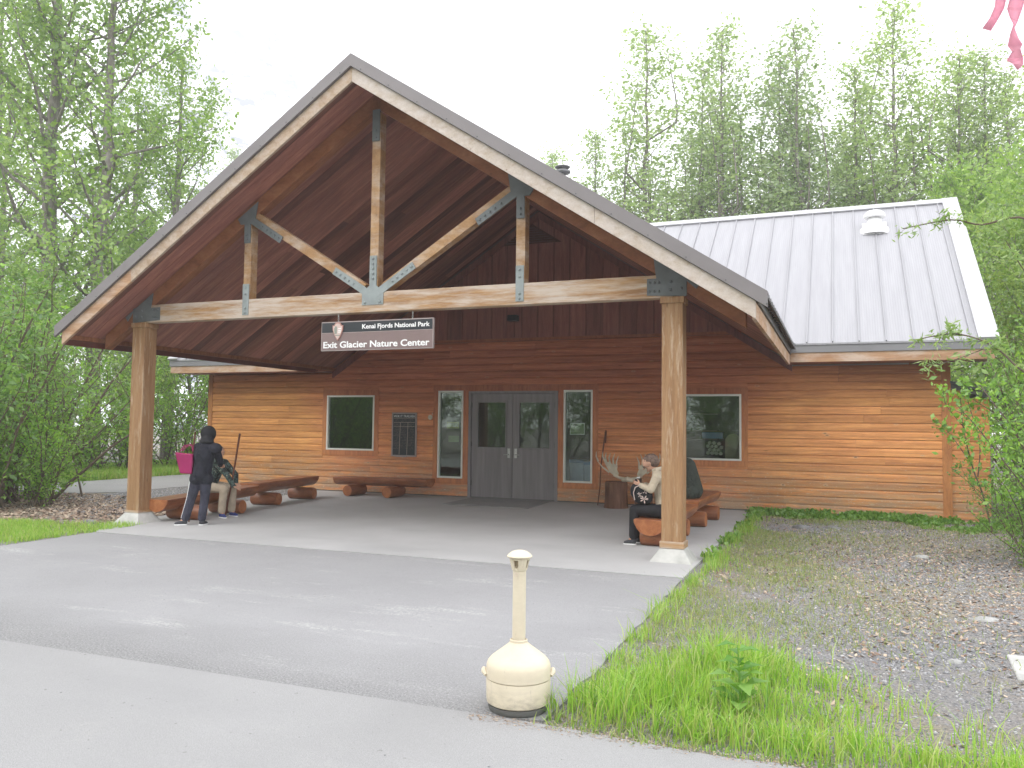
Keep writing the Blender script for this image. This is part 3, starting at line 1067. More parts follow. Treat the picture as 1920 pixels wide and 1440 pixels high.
b.box(SX0 + .012, SX1 - .012, SY - .003, SY - .0002, 2.680, SZ1 - .014)
b.build('upper_panel', M['sign_black'], sg)
add_text('Exit Glacier Nature Center', 'lettering', M['white'], sg, SX0 + .04, SX1 - .05, SY - .0052, 2.475, 0.083, 0.02)
add_text('Kenai Fjords National Park', 'lettering', M['white'], sg, SX0 + .64, SX1 - .05, SY - .0052, 2.718, 0.058, 0.02)
ecx, ecz = 0.885, 2.69


def arrow(sc_, y0, y1, mat, name, par):
    pts = [(0, -.125), (.045, -.06), (.078, .02), (.082, .085), (.055, .080), (.048, .10), (.03, .118), (0, .125), (-.03, .118), (-.048, .10), (-.055, .080), (-.082, .085), (-.078, .02), (-.045, -.06)]
    q = MB()
    q.prism([(ecx + x_ * sc_, ecz + z_ * sc_) for x_, z_ in pts], 'y', y0, y1)
    return q.build(name, mat, par, bevel=0.002)


em = arrow(1.0, SY - .020, SY - .0035, M['emblem_brown'], 'arrowhead_emblem', sg)
arrow(0.86, SY - .0225, SY - .0202, M['emblem_pale'], 'emblem_face', em)
b = MB()
b.prism([(ecx - .045, ecz - .035), (ecx - .01, ecz - .03), (ecx - .004, ecz + .06), (ecx - .03, ecz + .075), (ecx - .052, ecz + .04)], 'y', SY - .0245, SY - .0227)
b.prism([(ecx - .04, ecz - .045), (ecx + .045, ecz - .045), (ecx + .03, ecz - .058), (ecx - .03, ecz - .058)], 'y', SY - .0245, SY - .0227)
b.build('emblem_tree', M['emblem_green'], em)
b = MB()
for z_ in (.03, .005, -.015):
    b.prism([(ecx + .005, ecz + z_), (ecx + .055, ecz + z_ + .004), (ecx + .05, ecz + z_ + .012), (ecx + .01, ecz + z_ + .010)], 'y', SY - .0245, SY - .0227)
b.build('emblem_ridge', M['white'], em)
for hx in (0.87, 1.99):
    b = MB()
    for i in range(4):
        c_ = Vector((hx, SY + .018, 2.835 + i * .022))
        pts = [c_ + (Vector((math.cos(t) * .009, 0, math.sin(t) * .014)) if i % 2 else Vector((0, math.cos(t) * .009, math.sin(t) * .014))) for t in [j * PI / 5 for j in range(11)]]
        b.tube(pts, 0.0028, 6, False)
    b.tube([(hx, SY + .018, 2.895), (hx, SY + .018, 2.93)], 0.005, 6)
    b.build('hanger_chain', M['chrome'], sg)

# ---------------------------------------------------------------- things on the wall
cb = thing('chalkboard', 'narrow black chalkboard with chalk columns hung on the wall right of the left window', 'chalkboard', (-1.56, -0.03, 0.80))
b = MB()
b.box(-1.835, -1.295, -0.045, -0.026, 0.83, 1.705)
b.build('board', M['sign_black'], cb)
b = MB()
for (a, c_, e, f_) in ((-1.865, -1.265, 1.7055, 1.735), (-1.865, -1.265, .80, .8295), (-1.865, -1.8355, .83, 1.705), (-1.2945, -1.265, .83, 1.705)):
    b.box(a, c_, -0.055, -0.024, e, f_)
b.build('frame', M['sign_edge'], cb, bevel=0.003)
b = MB()
for xx in (-1.665, -1.48): b.beam((xx - .012, -.0458, .84), (xx + .006, -.0458, 1.53), 0.001, 0.008, (1, 0, 0))
for z_ in (1.615, 1.525, 1.44): b.beam((-1.82, -.0458, z_), (-1.31, -.0458, z_ + .003), 0.001, 0.006, (0, 0, 1))
rc = random.Random(8)
for z_ in [1.585, 1.555, 1.49, 1.47] + [1.41 - .034 * i for i in range(14)]:
    for xa, xb in ((-1.82, -1.69), (-1.645, -1.50), (-1.46, -1.33)):
        x_ = xa
        while x_ < xb - .02:
            w_ = rc.uniform(.012, .035)
            if rc.random() < .7: b.beam((x_, -.0458, z_ + rc.uniform(-.004, .004)), (x_ + w_, -.0458, z_ + rc.uniform(-.004, .004)), 0.001, 0.0022, (0, 0, 1))
            x_ += w_ + .010
b.build('chalk_lines', M['emblem_pale'], cb)
add_text('VIOK IT TRAILHEA', 'lettering', M['white'], cb, -1.82, -1.31, -0.0465, 1.635, 0.05, 0.0)
b = MB()
b.box(-1.74, -1.48, -0.10, -0.056, .792, .806)
b.box(-1.74, -1.48, -0.104, -0.099, .792, .818)
b.build('chalk_tray', M['sign_edge'], cb)

b = MB()
ROTY = Matrix(((1, 0, 0), (0, 0, -1), (0, 1, 0)))
b.lathe([(0.020, 0.0), (0.020, 0.035), (0.052, 0.037), (0.054, 0.05), (0.048, 0.065), (0.02, 0.070), (0.016, 0.076), (0.002, 0.078)], (-0.932, -0.02, 1.640), 28, ROTY)
b.tube([(-.905, -.03, 1.685), (-.905, -.03, 1.72), (-.905, -.02, 1.73)], 0.006, 6)
tag(b.build('alarm_bell', M['cream'], smooth='auto'), 'small round cream bell on the wall beside the narrow left window', 'bell')

wl = thing('wall_lamp', 'black box floodlight on the gable boards above the doors', 'lamp', (0.93, -0.02, 3.50))
b = MB()
b.box(0.83, 1.03, -0.16, -0.022, 3.60, 3.72)
b.prism([(-.20, 3.60), (-.161, 3.60), (-.161, 3.72), (-.17, 3.72)], 'x', 0.835, 1.025)
b.build('lamp_housing', M['black'], wl, bevel=0.012)
b = MB()
b.tube([(0.93, -.05, 3.60), (0.93, -.035, 3.52), (0.93, -.030, 3.28)], 0.014, 8)
b.build('conduit', M['vboards'], wl)

b = MB()
b.prism([(0.16, -1.62), (1.88, -1.62), (1.80, -0.12), (0.10, -0.12)], 'z', 0.001, 0.013)
k = N('doormat_fibre')
c = k.ramp(k.noise(k.coords((1, 12, 1)), 6, 3), [(0.35, (0.20, 0.20, 0.205)), (0.65, (0.28, 0.28, 0.28))])
M['mat'] = k.done(c, 0.95)
tag(b.build('doormat', M['mat'], bevel=0.004), 'flat grey doormat on the concrete in front of the double doors', 'doormat')

# notices and things seen through the glass
M['paper_green'] = plain('green_paper', (0.22, 0.30, 0.14), 0.8)
M['paper_yellow'] = plain('yellow_paper', (0.42, 0.42, 0.14), 0.8)
M['blue_bin'] = plain('blue_plastic', (0.12, 0.26, 0.55), 0.5)
M['pale_blue'] = plain('pale_blue_plastic', (0.30, 0.38, 0.55), 0.5)
op = thing('open_notice', 'small yellow green OPEN notice inside the narrow left window', 'sign', (-.44, 0.024, 1.38))
b = MB()
b.box(-0.585, -0.305, 0.022, 0.028, 1.41, 1.55)
b.build('notice_card', M['paper_yellow'], op)
add_text('OPEN', 'lettering', M['white'], op, -0.565, -0.325, 0.0205, 1.445, 0.075, 0.02)
b = MB()
b.box(-0.54, -0.30, 0.022, 0.028, 1.13, 1.26)
tag(b.build('window_notice', M['paper_green']), 'plain green notice below the OPEN notice in the window', 'notice')
pt = thing('framed_notice', 'white bordered notice inside the narrow right window', 'notice', (2.27, .024, 1.32))
b = MB()
b.box(2.12, 2.42, 0.024, 0.028, 1.32, 1.55)
b.build('notice_border', M['white'], pt)
b = MB()
b.box(2.135, 2.405, 0.0215, 0.0235, 1.335, 1.535)
b.build('notice_sheet', M['paper_green'], pt)
for i, (x0, x1, y0, y1, z0, z1, m_, lab) in enumerate((
        (1.98, 2.28, .45, .80, 0.0, .75, 'pale_blue', 'left pale blue storage bin behind the narrow right window'),
        (2.29, 2.60, .42, .80, 0.0, .72, 'pale_blue', 'right pale blue storage bin behind the narrow right window'))):
    t = thing('storage_bin', lab, 'bin', ((x0 + x1) / 2, (y0 + y1) / 2, 0), 'bins behind the narrow window')
    q = MB()
    xm, ym = (x0 + x1) / 2, (y0 + y1) / 2
    q.add([(x0 + .03, y0 + .03, z0), (x1 - .03, y0 + .03, z0), (x1 - .03, y1 - .03, z0), (x0 + .03, y1 - .03, z0), (x0, y0, z1), (x1, y0, z1), (x1, y1, z1), (x0, y1, z1)],
          [(0, 3, 2, 1), (4, 5, 6, 7), (0, 1, 5, 4), (1, 2, 6, 5), (2, 3, 7, 6), (3, 0, 4, 7)])
    q.build('bin_body', M[m_], t, bevel=0.01)
    q = MB()
    q.box(x0 - .01, x1 + .01 - .012, y0 - .01, y1 + .01, z1 + .0005, z1 + .06)
    q.build('bin_lid', M['blue_bin'], t, bevel=0.01)
cnt = thing('display_counter', 'dark shelf counter inside the right window', 'counter', (4.9, .75, 0))
b = MB()
b.box(3.9, 5.6, 0.25, 0.85, 0.84, 0.885)
for z_ in (1.26, 1.42, 1.75): b.box(3.9, 4.85, 0.86, 1.10, z_, z_ + .015)
b.build('shelf', M['sign_brown'], cnt)
b = MB()
b.box(3.95, 5.55, 0.30, 0.80, 0.0, 0.839)
b.build('cabinet', M['interior'], cnt)
tin = None
for i, (u, v) in enumerate(((805, 812), (925, 812), (1060, 835), (750, 910), (870, 915), (985, 915), (1130, 940), (805, 1010), (925, 1015), (1050, 1015), (750, 1105), (870, 1110), (985, 1110), (1110, 1115))):
    x_ = 4.79 + (u / 16 + 1280 - 1330.7) / 96.0
    z_ = 1.2 - (v / 16 + 780 - 831) / 97.0
    if tin is None:
        q = MB()
        q.lathe([(0.031, 0), (0.033, -.004), (0.033, -.11), (0.031, -.114)], (x_, .30, z_), 18, Matrix(((1, 0, 0), (0, 0, -1), (0, 1, 0))))
        q.lathe([(0.020, 0.0005), (0.022, 0.003), (0.014, 0.004), (0.013, 0.001)], (x_, .30, z_), 16, Matrix(((1, 0, 0), (0, 0, -1), (0, 1, 0))))
        tin = q.build('tin_can', plain('dull_tin', (0.50, 0.48, 0.42), 0.5, 0.1), smooth='auto')
        base = tin.location.copy()
        first = (x_, z_)
        o = tin
    else:
        o = tin.copy()
        link(o)
        o.location = base + Vector((x_ - first[0], 0, z_ - first[1]))
    tag(o, 'round pale tin in the pile on its side behind the right window', 'tin', 'tins piled behind the right window')
b = MB()
pts = [(5.07, .886), (5.36, .886)] + [(5.215 + .145 * math.cos(t), 1.235 + .145 * math.sin(t)) for t in [i * PI / 12 for i in range(13)]]
b.prism(pts, 'y', 0.30, 0.33)
tag(b.build('display_board', plain('tan_board', (0.36, 0.33, 0.22), 0.7)), 'tan board with a rounded top standing inside the right window', 'board')
b = MB()
b.box(4.55, 4.95, 0.88, 1.05, 1.276, 1.40)
tag(b.build('blue_box', M['blue_bin'], bevel=.01), 'small blue box on the shelf behind the tins', 'box')

# ---------------------------------------------------------------- log benches
def half_log(b, p0, p1, w, h, n=14, wob=0.0):
    """half log with its flat side up; p0,p1: centre of the top face ends"""
    p0, p1 = Vector(p0), Vector(p1)
    d = (p1 - p0).normalized()
    side = d.cross(Vector((0, 0, 1))).normalized()
    secs = 9
    vs, fs = [], []
    for j in range(secs):
        t = j / (secs - 1)
        c = p0.lerp(p1, t)
        ww = w / 2 * (1 + wob * math.sin(j * 1.7))
        vs.append(c - side * ww)
        for i in range(1, n):
            a = PI * i / n
            r_ = 1 + wob * math.sin(i * 2.1 + j * .9)
            vs.append(c - side * (ww * math.cos(a)) * r_ - Vector((0, 0, h * math.sin(a) * r_)))
        vs.append(c + side * ww)
    m = n + 1
    for j in range(secs - 1):
        for i in range(m):
            fs.append((j * m + i, j * m + (i + 1) % m, (j + 1) * m + (i + 1) % m, (j + 1) * m + i))
    b.add(vs, fs + [tuple(range(m))[::-1], tuple(range((secs - 1) * m, secs * m))])


def bench(name, label, p0, p1, w, h, sups, sl, sr, base, cross_mat='log_x'):
    """sups: positions along the bench (0..1) of the round cross logs"""
    t = thing(name, label, 'bench', base, 'log benches around the porch')
    p0, p1 = Vector(p0), Vector(p1)
    b = MB()
    half_log(b, p0, p1, w, h, wob=0.02)
    d = (p1 - p0).normalized()
    side = Vector((d.y, -d.x, 0)).normalized()
    seat = b.build('seat', M['log'] if abs(d.y) > abs(d.x) else M['log_x'], t, bevel=0.012)
    b = MB()
    for c, dd in ((p0, -d), (p1, d)):
        n_ = 14
        pts = [c + dd * .0015 + side * (w / 2 - .012) * math.cos(PI * i / n_) - Vector((0, 0, (h - .012) * math.sin(PI * i / n_) + .006)) for i in range(n_ + 1)]
        pts2 = [p + dd * .002 for p in pts]
        m = len(pts)
        b = MB()
        b.add(pts + pts2, [tuple(range(m)), tuple(range(m, 2 * m))[::-1]] + [(i, m + i, m + (i + 1) % m, (i + 1) % m) for i in range(m)])
        b.build('end_grain', M['log_end'], seat)
    for s_ in sups:
        c = p0.lerp(p1, s_)
        r = .115
        b = MB()
        a0, a1 = c - side * sl, c + side * sr
        pts = []
        for tt in (0, .05, .5, .95, 1): 
            q = a0.lerp(a1, tt)
            pts.append((q.x, q.y, r - .004))
        b.tube(pts, [r * .93, r, r * 1.02, r, r * .93], 20)
        lg = b.build('support_log', M['log_x'] if abs(d.y) > abs(d.x) else M['log'], t, smooth='auto')
        b = MB()
        for e, sg_ in ((a0, -1), (a1, 1)):
            b = MB()
            b.tube([(e + side * sg_ * .001).to_tuple()[:2] + (r - .004,), (e + side * sg_ * .003).to_tuple()[:2] + (r - .004,)], r * .90, 20)
            b.build('end_grain', M['log_end'], lg)
    return t


bench('log_bench', 'half log bench nearest the left column, under the two people', (-2.29, -6.08, 0.325), (-2.49, -3.80, 0.385), 0.40, 0.19, (0.19, 0.62), 0.10, 0.48, (-2.3, -5, 0))
bench('log_bench', 'empty half log bench along the slab edge behind the people', (-2.54, -3.74, 0.42), (-2.84, -1.55, 0.43), 0.38, 0.19, (0.22, 0.82), 0.22, 0.30, (-2.7, -2.6, 0))
bench('log_bench', 'dark half log bench against the wall under the left window', (-2.82, -0.60, 0.37), (-0.62, -0.60, 0.385), 0.42, 0.17, (0.23, 0.65), 0.17, 0.42, (-1.7, -.6, 0))
bench('log_bench', 'half log bench beside the right column, under the woman', (4.885, -5.36, 0.335), (4.96, -3.45, 0.38), 0.42, 0.20, (0.10, 0.70), 0.15, 0.19, (4.9, -4.4, 0))
bench('log_bench', 'far half log bench on the right, under the man in green', (4.98, -3.38, 0.43), (5.06, -1.62, 0.45), 0.38, 0.19, (0.28, 0.86), 0.2, 0.19, (5.0, -2.5, 0))

# ---------------------------------------------------------------- stumps, antlers, sticks
st = MB()
st.lathe([(0.225, 0), (0.215, .06), (0.205, .25), (0.205, .46), (0.195, .478), (0.0, .48)], (3.235, -0.68, 0), 24)
for i in range(len(st.v)):
    x_, y_, z_ = st.v[i]
    a = math.atan2(y_ + .68, x_ - 3.235)
    kf = 1 + .03 * math.sin(a * 3 + z_ * 2) + .015 * math.sin(a * 7)
    st.v[i] = (3.235 + (x_ - 3.235) * kf, -.68 + (y_ + .68) * kf, z_)
tag(st.build('tree_stump', M['stump'], smooth='auto'), 'brown tree stump under the moose antlers', 'stump', 'stumps by the wall')
st = MB()
st.lathe([(0.17, 0), (0.165, .05), (0.16, .41), (0.15, .428), (0.0, .43)], (3.74, -0.62, 0), 24)
tag(st.build('tree_stump', M['stump'], smooth='auto'), 'smaller stump half hidden behind the seated woman', 'stump', 'stumps by the wall')

an = thing('moose_antlers', 'pair of pale moose antlers resting on the stump by the wall', 'antlers', (3.45, -0.66, 0.48))
M['antler'] = plain('antler_bone', (0.52, 0.46, 0.36), 0.6, 0, 0.2, 10)


def antler(sx, cx, cy, cz):
    b = MB()
    P = lambda x_, z_, y_=0.0: (cx + sx * x_, cy + y_, cz + z_)
    b.tube([P(-.02, 0), P(.12, .03), P(.22, .08)], [0.030, 0.026, 0.03], 10)
    # palm
    outline = [(.17, .03), (.30, .13), (.40, .30), (.385, .36), (.33, .30), (.30, .33), (.26, .27), (.20, .28), (.17, .20), (.13, .10)]
    b.prism([(P(x_, z_)[0], P(x_, z_)[2]) for x_, z_ in (outline if sx > 0 else outline[::-1])], 'y', cy - .012, cy + .012)
    for bx, bz, tx, tz in ((.39, .32, .43, .50), (.36, .30, .36, .49), (.30, .30, .28, .48), (.23, .27, .20, .47), (.17, .20, .13, .43), (.31, .12, .52, .32), (.52, .32, .55, .50)):
        b.tube([P(bx, bz), P((bx + tx) / 2 + .02, (bz + tz) / 2, -.02), P(tx, tz, -.03)], [0.018, 0.014, 0.004], 8)
    b.build('antler', M['antler'], an, smooth='auto')


antler(-1, 3.42, -.68, .52)
antler(1, 3.50, -.68, .52)
b = MB()
b.tube([(3.36, -.69, .505), (3.46, -.72, .53), (3.56, -.69, .505)], [0.035, .05, .035], 10)
b.build('skull_plate', M['antler'], an, smooth='auto')

b = MB()
b.tube([(2.815, -.40, 0.0), (2.83, -.30, .35), (2.825, -.22, .75), (2.85, -.12, 1.15), (2.875, -.06, 1.41)], [.009, .011, .012, .014, .017], 10)
b.tube([(2.862, -.085, 1.17), (2.872, -.065, 1.38)], .021, 10)
tag(b.build('walking_stick', M['stick'], smooth='auto'), 'thin reddish walking stick leaning on the wall by the antlers', 'walking stick', 'walking sticks')

# ---------------------------------------------------------------- smokers' post
ax_, ay_ = 5.487, -11.30
ap = thing('ash_receptacle', 'cream plastic cigarette receptacle with a long neck on the path', 'ash bin', (ax_, ay_, 0))
b = MB()
b.lathe([(0.150, 0.0), (0.153, 0.004), (0.155, 0.03), (0.150, 0.032)], (ax_, ay_, -.004), 48)
b.build('foot', M['foundation'], ap, smooth='auto')
b = MB()
b.lathe([(0.150, .028), (0.163, .036), (0.1655, .05), (0.1675, .150), (0.166, .155)], (ax_, ay_, 0), 48)
b.build('base_pail', M['cream'], ap, smooth='auto')
b = MB()
b.lathe([(0.166, .158), (0.169, .160), (0.168, .200), (0.166, .222), (0.160, .238), (0.144, .256), (0.122, .273), (0.099, .290), (0.078, .306), (0.062, .318), (0.051, .328), (0.046, .334), (0.046, .345), (0.041, .348), (0.041, .340)], (ax_, ay_, 0), 48)
b.build('dome', M['cream'], ap, smooth='auto')
b = MB()
b.lathe([(0.0345, .340), (0.0345, .70), (0.036, .702), (0.034, .708)], (ax_, ay_, 0), 32)
nk = b.build('neck', M['cream'], ap, smooth='auto')
b = MB()
for k_ in range(10):
    a = k_ * PI * 2 / 10
    b.tube([(ax_ - .004 + .010 * math.cos(a), ay_ - .0352, .684 + .008 * math.sin(a)), (ax_ - .004 + .010 * math.cos(a + .5), ay_ - .0352, .684 + .008 * math.sin(a + .5))], .0012, 5)
b.build('embossed_mark', M['emblem_pale'], nk)
hd = MB()
R0, R1 = .036, .052
for a0 in (PI * 0.0, PI * .5, PI, PI * 1.5):
    for sg_ in range(3):
        aa = a0 - .32 + sg_ * .32 - .85
        p0 = Vector((ax_ + R0 * math.cos(aa), ay_ + R0 * math.sin(aa), .705))
        p1 = Vector((ax_ + R1 * math.cos(aa), ay_ + R1 * math.sin(aa), .768))
        hd.beam(p0, p1, .0165, .006, (math.cos(aa), math.sin(aa), 0))
hd.lathe([(0.033, .700), (.038, .703), (.040, .716), (.034, .717)], (ax_, ay_, 0), 32)
hd.lathe([(0.050, .757), (.0535, .762), (.0535, .770), (.048, .770)], (ax_, ay_, 0), 32)
hd.build('head_cage', M['cream'], ap, smooth='auto')
b = MB()
b.lathe([(0.05, .7705), (0.066, .772), (0.0665, .776), (0.058, .787), (0.040, .799), (0.02, .805), (0.001, .806)], (ax_, ay_, 0), 36)
b.build('cap', M['cream'], ap, smooth='auto')
b = MB()
b.lathe([(0.026, .7005), (.022, .712), (.001, .716)], (ax_, ay_, 0), 16)
b.build('snuffer_grate', M['black'], ap, smooth='auto')
for s in (-1, 1):
    b = MB()
    ang = math.atan2(CR.y, CR.x)
    c_ = Vector((ax_, ay_, 0)) + Vector((math.cos(ang), math.sin(ang), 0)) * s * .168
    tdir = Vector((-math.sin(ang), math.cos(ang), 0))
    b.tube([c_ - tdir * .04 + Vector((0, 0, .172)), c_ - tdir * .02 + Vector((math.cos(ang) * s * .012, math.sin(ang) * s * .012, .186)), c_ + tdir * .02 + Vector((math.cos(ang) * s * .012, math.sin(ang) * s * .012, .186)), c_ + tdir * .04 + Vector((0, 0, .172))], [.008, .013, .013, .008], 10)
    b.build('side_latch', M['cream'], ap, smooth='auto')

# ---------------------------------------------------------------- people
M['skin'] = plain('skin', (0.52, 0.30, 0.21), 0.55, 0, 0.06, 12)
M['jacket_dark'] = plain('dark_navy_jacket', (0.016, 0.017, 0.026), 0.75, 0, 0.4, 25, bump=0.4)
M['trousers_dark'] = plain('dark_track_trousers', (0.035, 0.036, 0.055), 0.7, 0, 0.3, 10, bump=0.4)
M['black_cloth'] = plain('black_cloth', (0.010, 0.010, 0.013), 0.8, 0, 0.3, 15, bump=0.3)
M['beige_cloth'] = plain('beige_cloth', (0.42, 0.35, 0.27), 0.85, 0, 0.12, 14, bump=0.4)
M['beige_coat'] = plain('beige_coat', (0.50, 0.43, 0.33), 0.85, 0, 0.10, 10, bump=0.4)
M['green_cloth'] = plain('dark_green_cloth', (0.040, 0.048, 0.040), 0.85, 0, 0.2, 10, bump=0.3)
M['hair'] = plain('brown_hair', (0.13, 0.085, 0.065), 0.6, 0, 0.5, 40)
M['magenta'] = plain('magenta_cloth', (0.30, 0.015, 0.10), 0.7, 0, 0.12, 6)
M['yellow'] = plain('yellow_print', (0.75, 0.52, 0.03), 0.6)
M['blue_shoe'] = plain('blue_shoe', (0.02, 0.035, 0.16), 0.6)
M['grey_shoe'] = plain('grey_shoe', (0.035, 0.037, 0.045), 0.6, 0, 0.5, 60)
k = N('camouflage_cloth')
c = k.ramp(k.noise(k.coords(), 16, 2, 0.5), [(0.40, (0.015, 0.02, 0.02)), (0.46, (0.06, 0.10, 0.09)), (0.55, (0.02, 0.03, 0.035)), (0.62, (0.22, 0.25, 0.20))], 'CONSTANT')
M['camo'] = k.done(c, 0.8)


def cloth(name, c_, var, s1=14, colour_scale=10):
    k = N(name)
    f = k.noise(k.coords(), colour_scale, 4)
    cc = k.ramp(f, [(0.3, tuple(x * (1 - var) for x in c_)), (0.7, tuple(x * (1 + var) for x in c_))])
    fold = k.noise(k.coords((1, 1, .55)), s1, 3, .5, 1.2)
    p = k.bump(fold, 1.0, 0.035)
    return k.done(cc, .85, 0, p, .2)


M['jacket_dark'] = cloth('dark_navy_jacket_folds', (0.020, 0.021, 0.030), .35)
M['trousers_dark'] = cloth('dark_trouser_folds', (0.045, 0.046, 0.066), .25)
M['beige_cloth'] = cloth('beige_trouser_folds', (0.42, 0.35, 0.27), .12)
M['beige_coat'] = cloth('beige_coat_folds', (0.50, 0.43, 0.33), .08)
M['green_cloth'] = cloth('green_jacket_folds', (0.045, 0.053, 0.045), .2)


def capsule(b, p0, p1, r0, r1, n=14, squash=None):
    p0, p1 = Vector(p0), Vector(p1)
    d = p1 - p0
    L = d.length
    if L < 1e-5: d = Vector((0, 0, 1)); L = 1e-4
    d.normalize()
    rot = d.to_track_quat('Z', 'Y').to_matrix()
    prof = []
    for i in range(6): 
        a = -PI / 2 + (PI / 2) * i / 6 + .02
        prof.append((r0 * math.cos(a), r0 * math.sin(a)))
    for i in range(7):
        a = (PI / 2) * i / 6 - (.02 if i == 6 else 0)
        prof.append((r1 * math.cos(a), L + r1 * math.sin(a)))
    b.lathe(prof, p0, n, rot)


def ellip(b, c, r, rot=None, n=20, m=12):
    c = Vector(c)
    R_ = rot or Matrix.Identity(3)
    prof = [(math.sin(PI * (i + .03) / (m + .06)), -math.cos(PI * (i + .03) / (m + .06))) for i in range(m + 1)]
    i0 = len(b.v)
    b.lathe(prof, (0, 0, 0), n)
    for i in range(i0, len(b.v)):
        v = b.v[i]
        q = c + R_ @ Vector((v[0] * r[0], v[1] * r[1], v[2] * r[2]))
        b.v[i] = tuple(q)


def fuse(name, b, mat, parent, voxel=0.010, smooth=4, fac=0.6):
    """voxel-unite the shapes in b into one continuous skin"""
    o = b.build(name, mat, parent)
    r = o.modifiers.new('r', 'REMESH')
    r.mode = 'VOXEL'
    r.voxel_size = voxel
    s_ = o.modifiers.new('s', 'SMOOTH')
    s_.iterations = smooth
    s_.factor = fac
    dg = bpy.context.evaluated_depsgraph_get()
    me = bpy.data.meshes.new_from_object(o.evaluated_get(dg))
    o.modifiers.clear()
    old = o.data
    o.data = me
    bpy.data.meshes.remove(old)
    me.name = name
    me.materials.clear()
    me.materials.append(mat)
    for p in me.polygons: p.use_smooth = True
    return o


def hand(b, wrist, pdir, pnorm, size=1.0, curl=0.5, side=1):
    """palm and five curled fingers"""
    w = Vector(wrist)
    d = Vector(pdir).normalized()
    nrm = (Vector(pnorm) - d * Vector(pnorm).dot(d)).normalized()
    lat = d.cross(nrm) * side
    S = size
    for k_ in range(4):
        o_ = (k_ - 1.5) * .017 * S
        capsule(b, w + lat * o_ * .7, w + d * .07 * S + lat * o_, .012 * S, .011 * S, 8)
        L = (.062, .070, .066, .052)[k_] * S
        base = w + d * .072 * S + lat * o_ * 1.15
        a = curl * .6
        p1 = base + (d * math.cos(a) + nrm * math.sin(a)) * L * .45
        a2 = curl * 1.5
        p2 = p1 + (d * math.cos(a2) + nrm * math.sin(a2)) * L * .32
        a3 = curl * 2.2
        p3 = p2 + (d * math.cos(a3) + nrm * math.sin(a3)) * L * .25
        capsule(b, base, p1, .0095 * S, .0088 * S, 8)
        capsule(b, p1, p2, .0088 * S, .0082 * S, 8)
        capsule(b, p2, p3, .0082 * S, .0068 * S, 8)
    t0 = w + d * .022 * S - lat * .028 * S
    t1 = t0 + (d * .6 - lat * .6 + nrm * .4).normalized() * .034 * S
    t2 = t1 + (d * .8 - lat * .1 + nrm * .5).normalized() * .026 * S
    capsule(b, t0, t1, .013 * S, .011 * S, 8)
    capsule(b, t1, t2, .011 * S, .008 * S, 8)


def head(b, c, r, fwd, up):
    """skull, jaw, nose, ears, lips, brow around centre c"""
    f = Vector(fwd).normalized()
    u = (Vector(up) - f * Vector(up).dot(f)).normalized()
    s_ = f.cross(u)
    R_ = Matrix((s_, f, u)).transposed()
    c = Vector(c)
    ellip(b, c + u * r * .15, (r * .74, r * .92, r * .88), R_)
    ellip(b, c + f * r * .18 - u * r * .42, (r * .56, r * .60, r * .62), R_)
    capsule(b, c + f * r * .92 + u * r * .02, c + f * r * 1.10 - u * r * .22, r * .06, r * .12, 8)
    for k_ in (-1, 1):
        ellip(b, c + s_ * k_ * r * .76 - u * r * .1 - f * r * .05, (r * .08, r * .16, r * .22), R_, 10, 8)
        ellip(b, c + s_ * k_ * r * .28 + f * r * .76 + u * r * .10, (r * .22, r * .10, r * .07), R_, 10, 8)
    ellip(b, c + f * r * .80 - u * r * .50, (r * .22, r * .09, r * .045), R_, 10, 8)
    ellip(b, c + f * r * .78 - u * r * .60, (r * .19, r * .09, r * .05), R_, 10, 8)
    ellip(b, c + f * r * .68 - u * r * .82, (r * .2, r * .14, r * .12), R_, 10, 8)
    return s_, f, u


def eyes(parent, c, r, fwd, up):
    f = Vector(fwd).normalized()
    u = (Vector(up) - f * Vector(up).dot(f)).normalized()
    s_ = f.cross(u)
    for k_ in (-1, 1):
        b = MB()
        ellip(b, Vector(c) + s_ * k_ * r * .28 + f * r * .80 - u * r * .02, (r * .10, r * .10, r * .07), Matrix((s_, f, u)).transposed(), 10, 8)
        b.build('eye', M['black'], parent, smooth=True)


def shoe(parent, heel, toe, r, mat, sole, name='shoe'):
    h, t = Vector(heel), Vector(toe)
    b = MB()
    capsule(b, h + Vector((0, 0, r * .95)), h.lerp(t, .45) + Vector((0, 0, r * .95)), r * .95, r * .85)
    capsule(b, h.lerp(t, .45) + Vector((0, 0, r * .85)), t + Vector((0, 0, r * .6)), r * .88, r * .6)
    capsule(b, h + Vector((0, 0, r)), h + Vector((0, 0, r * 1.9)), r * .85, r * .8)
    s_ = fuse(name, b, mat, parent, 0.007, 3)
    b = MB()
    d = (t - h).normalized()
    sd = Vector((d.y, -d.x, 0)).normalized()
    pts = []
    for q, w in ((h - d * r * .95, .35), (h - d * r * .6, .85), (h.lerp(t, .3), .95), (h.lerp(t, .7), 1.02), (t + d * r * .2, .75), (t + d * r * .6, .3)):
        pts.append((q + sd * r * w, q - sd * r * w))
    ring = [p[0] for p in pts] + [p[1] for p in reversed(pts)]
    z0 = min(h.z, t.z)
    b.add([(p.x, p.y, p.z) for p in ring] + [(p.x, p.y, p.z + r * .38) for p in ring],
          [tuple(range(12)), tuple(range(12, 24))[::-1]] + [(i, 12 + i, 12 + (i + 1) % 12, (i + 1) % 12) for i in range(12)])
    b.build('sole', sole, s_, bevel=0.004)


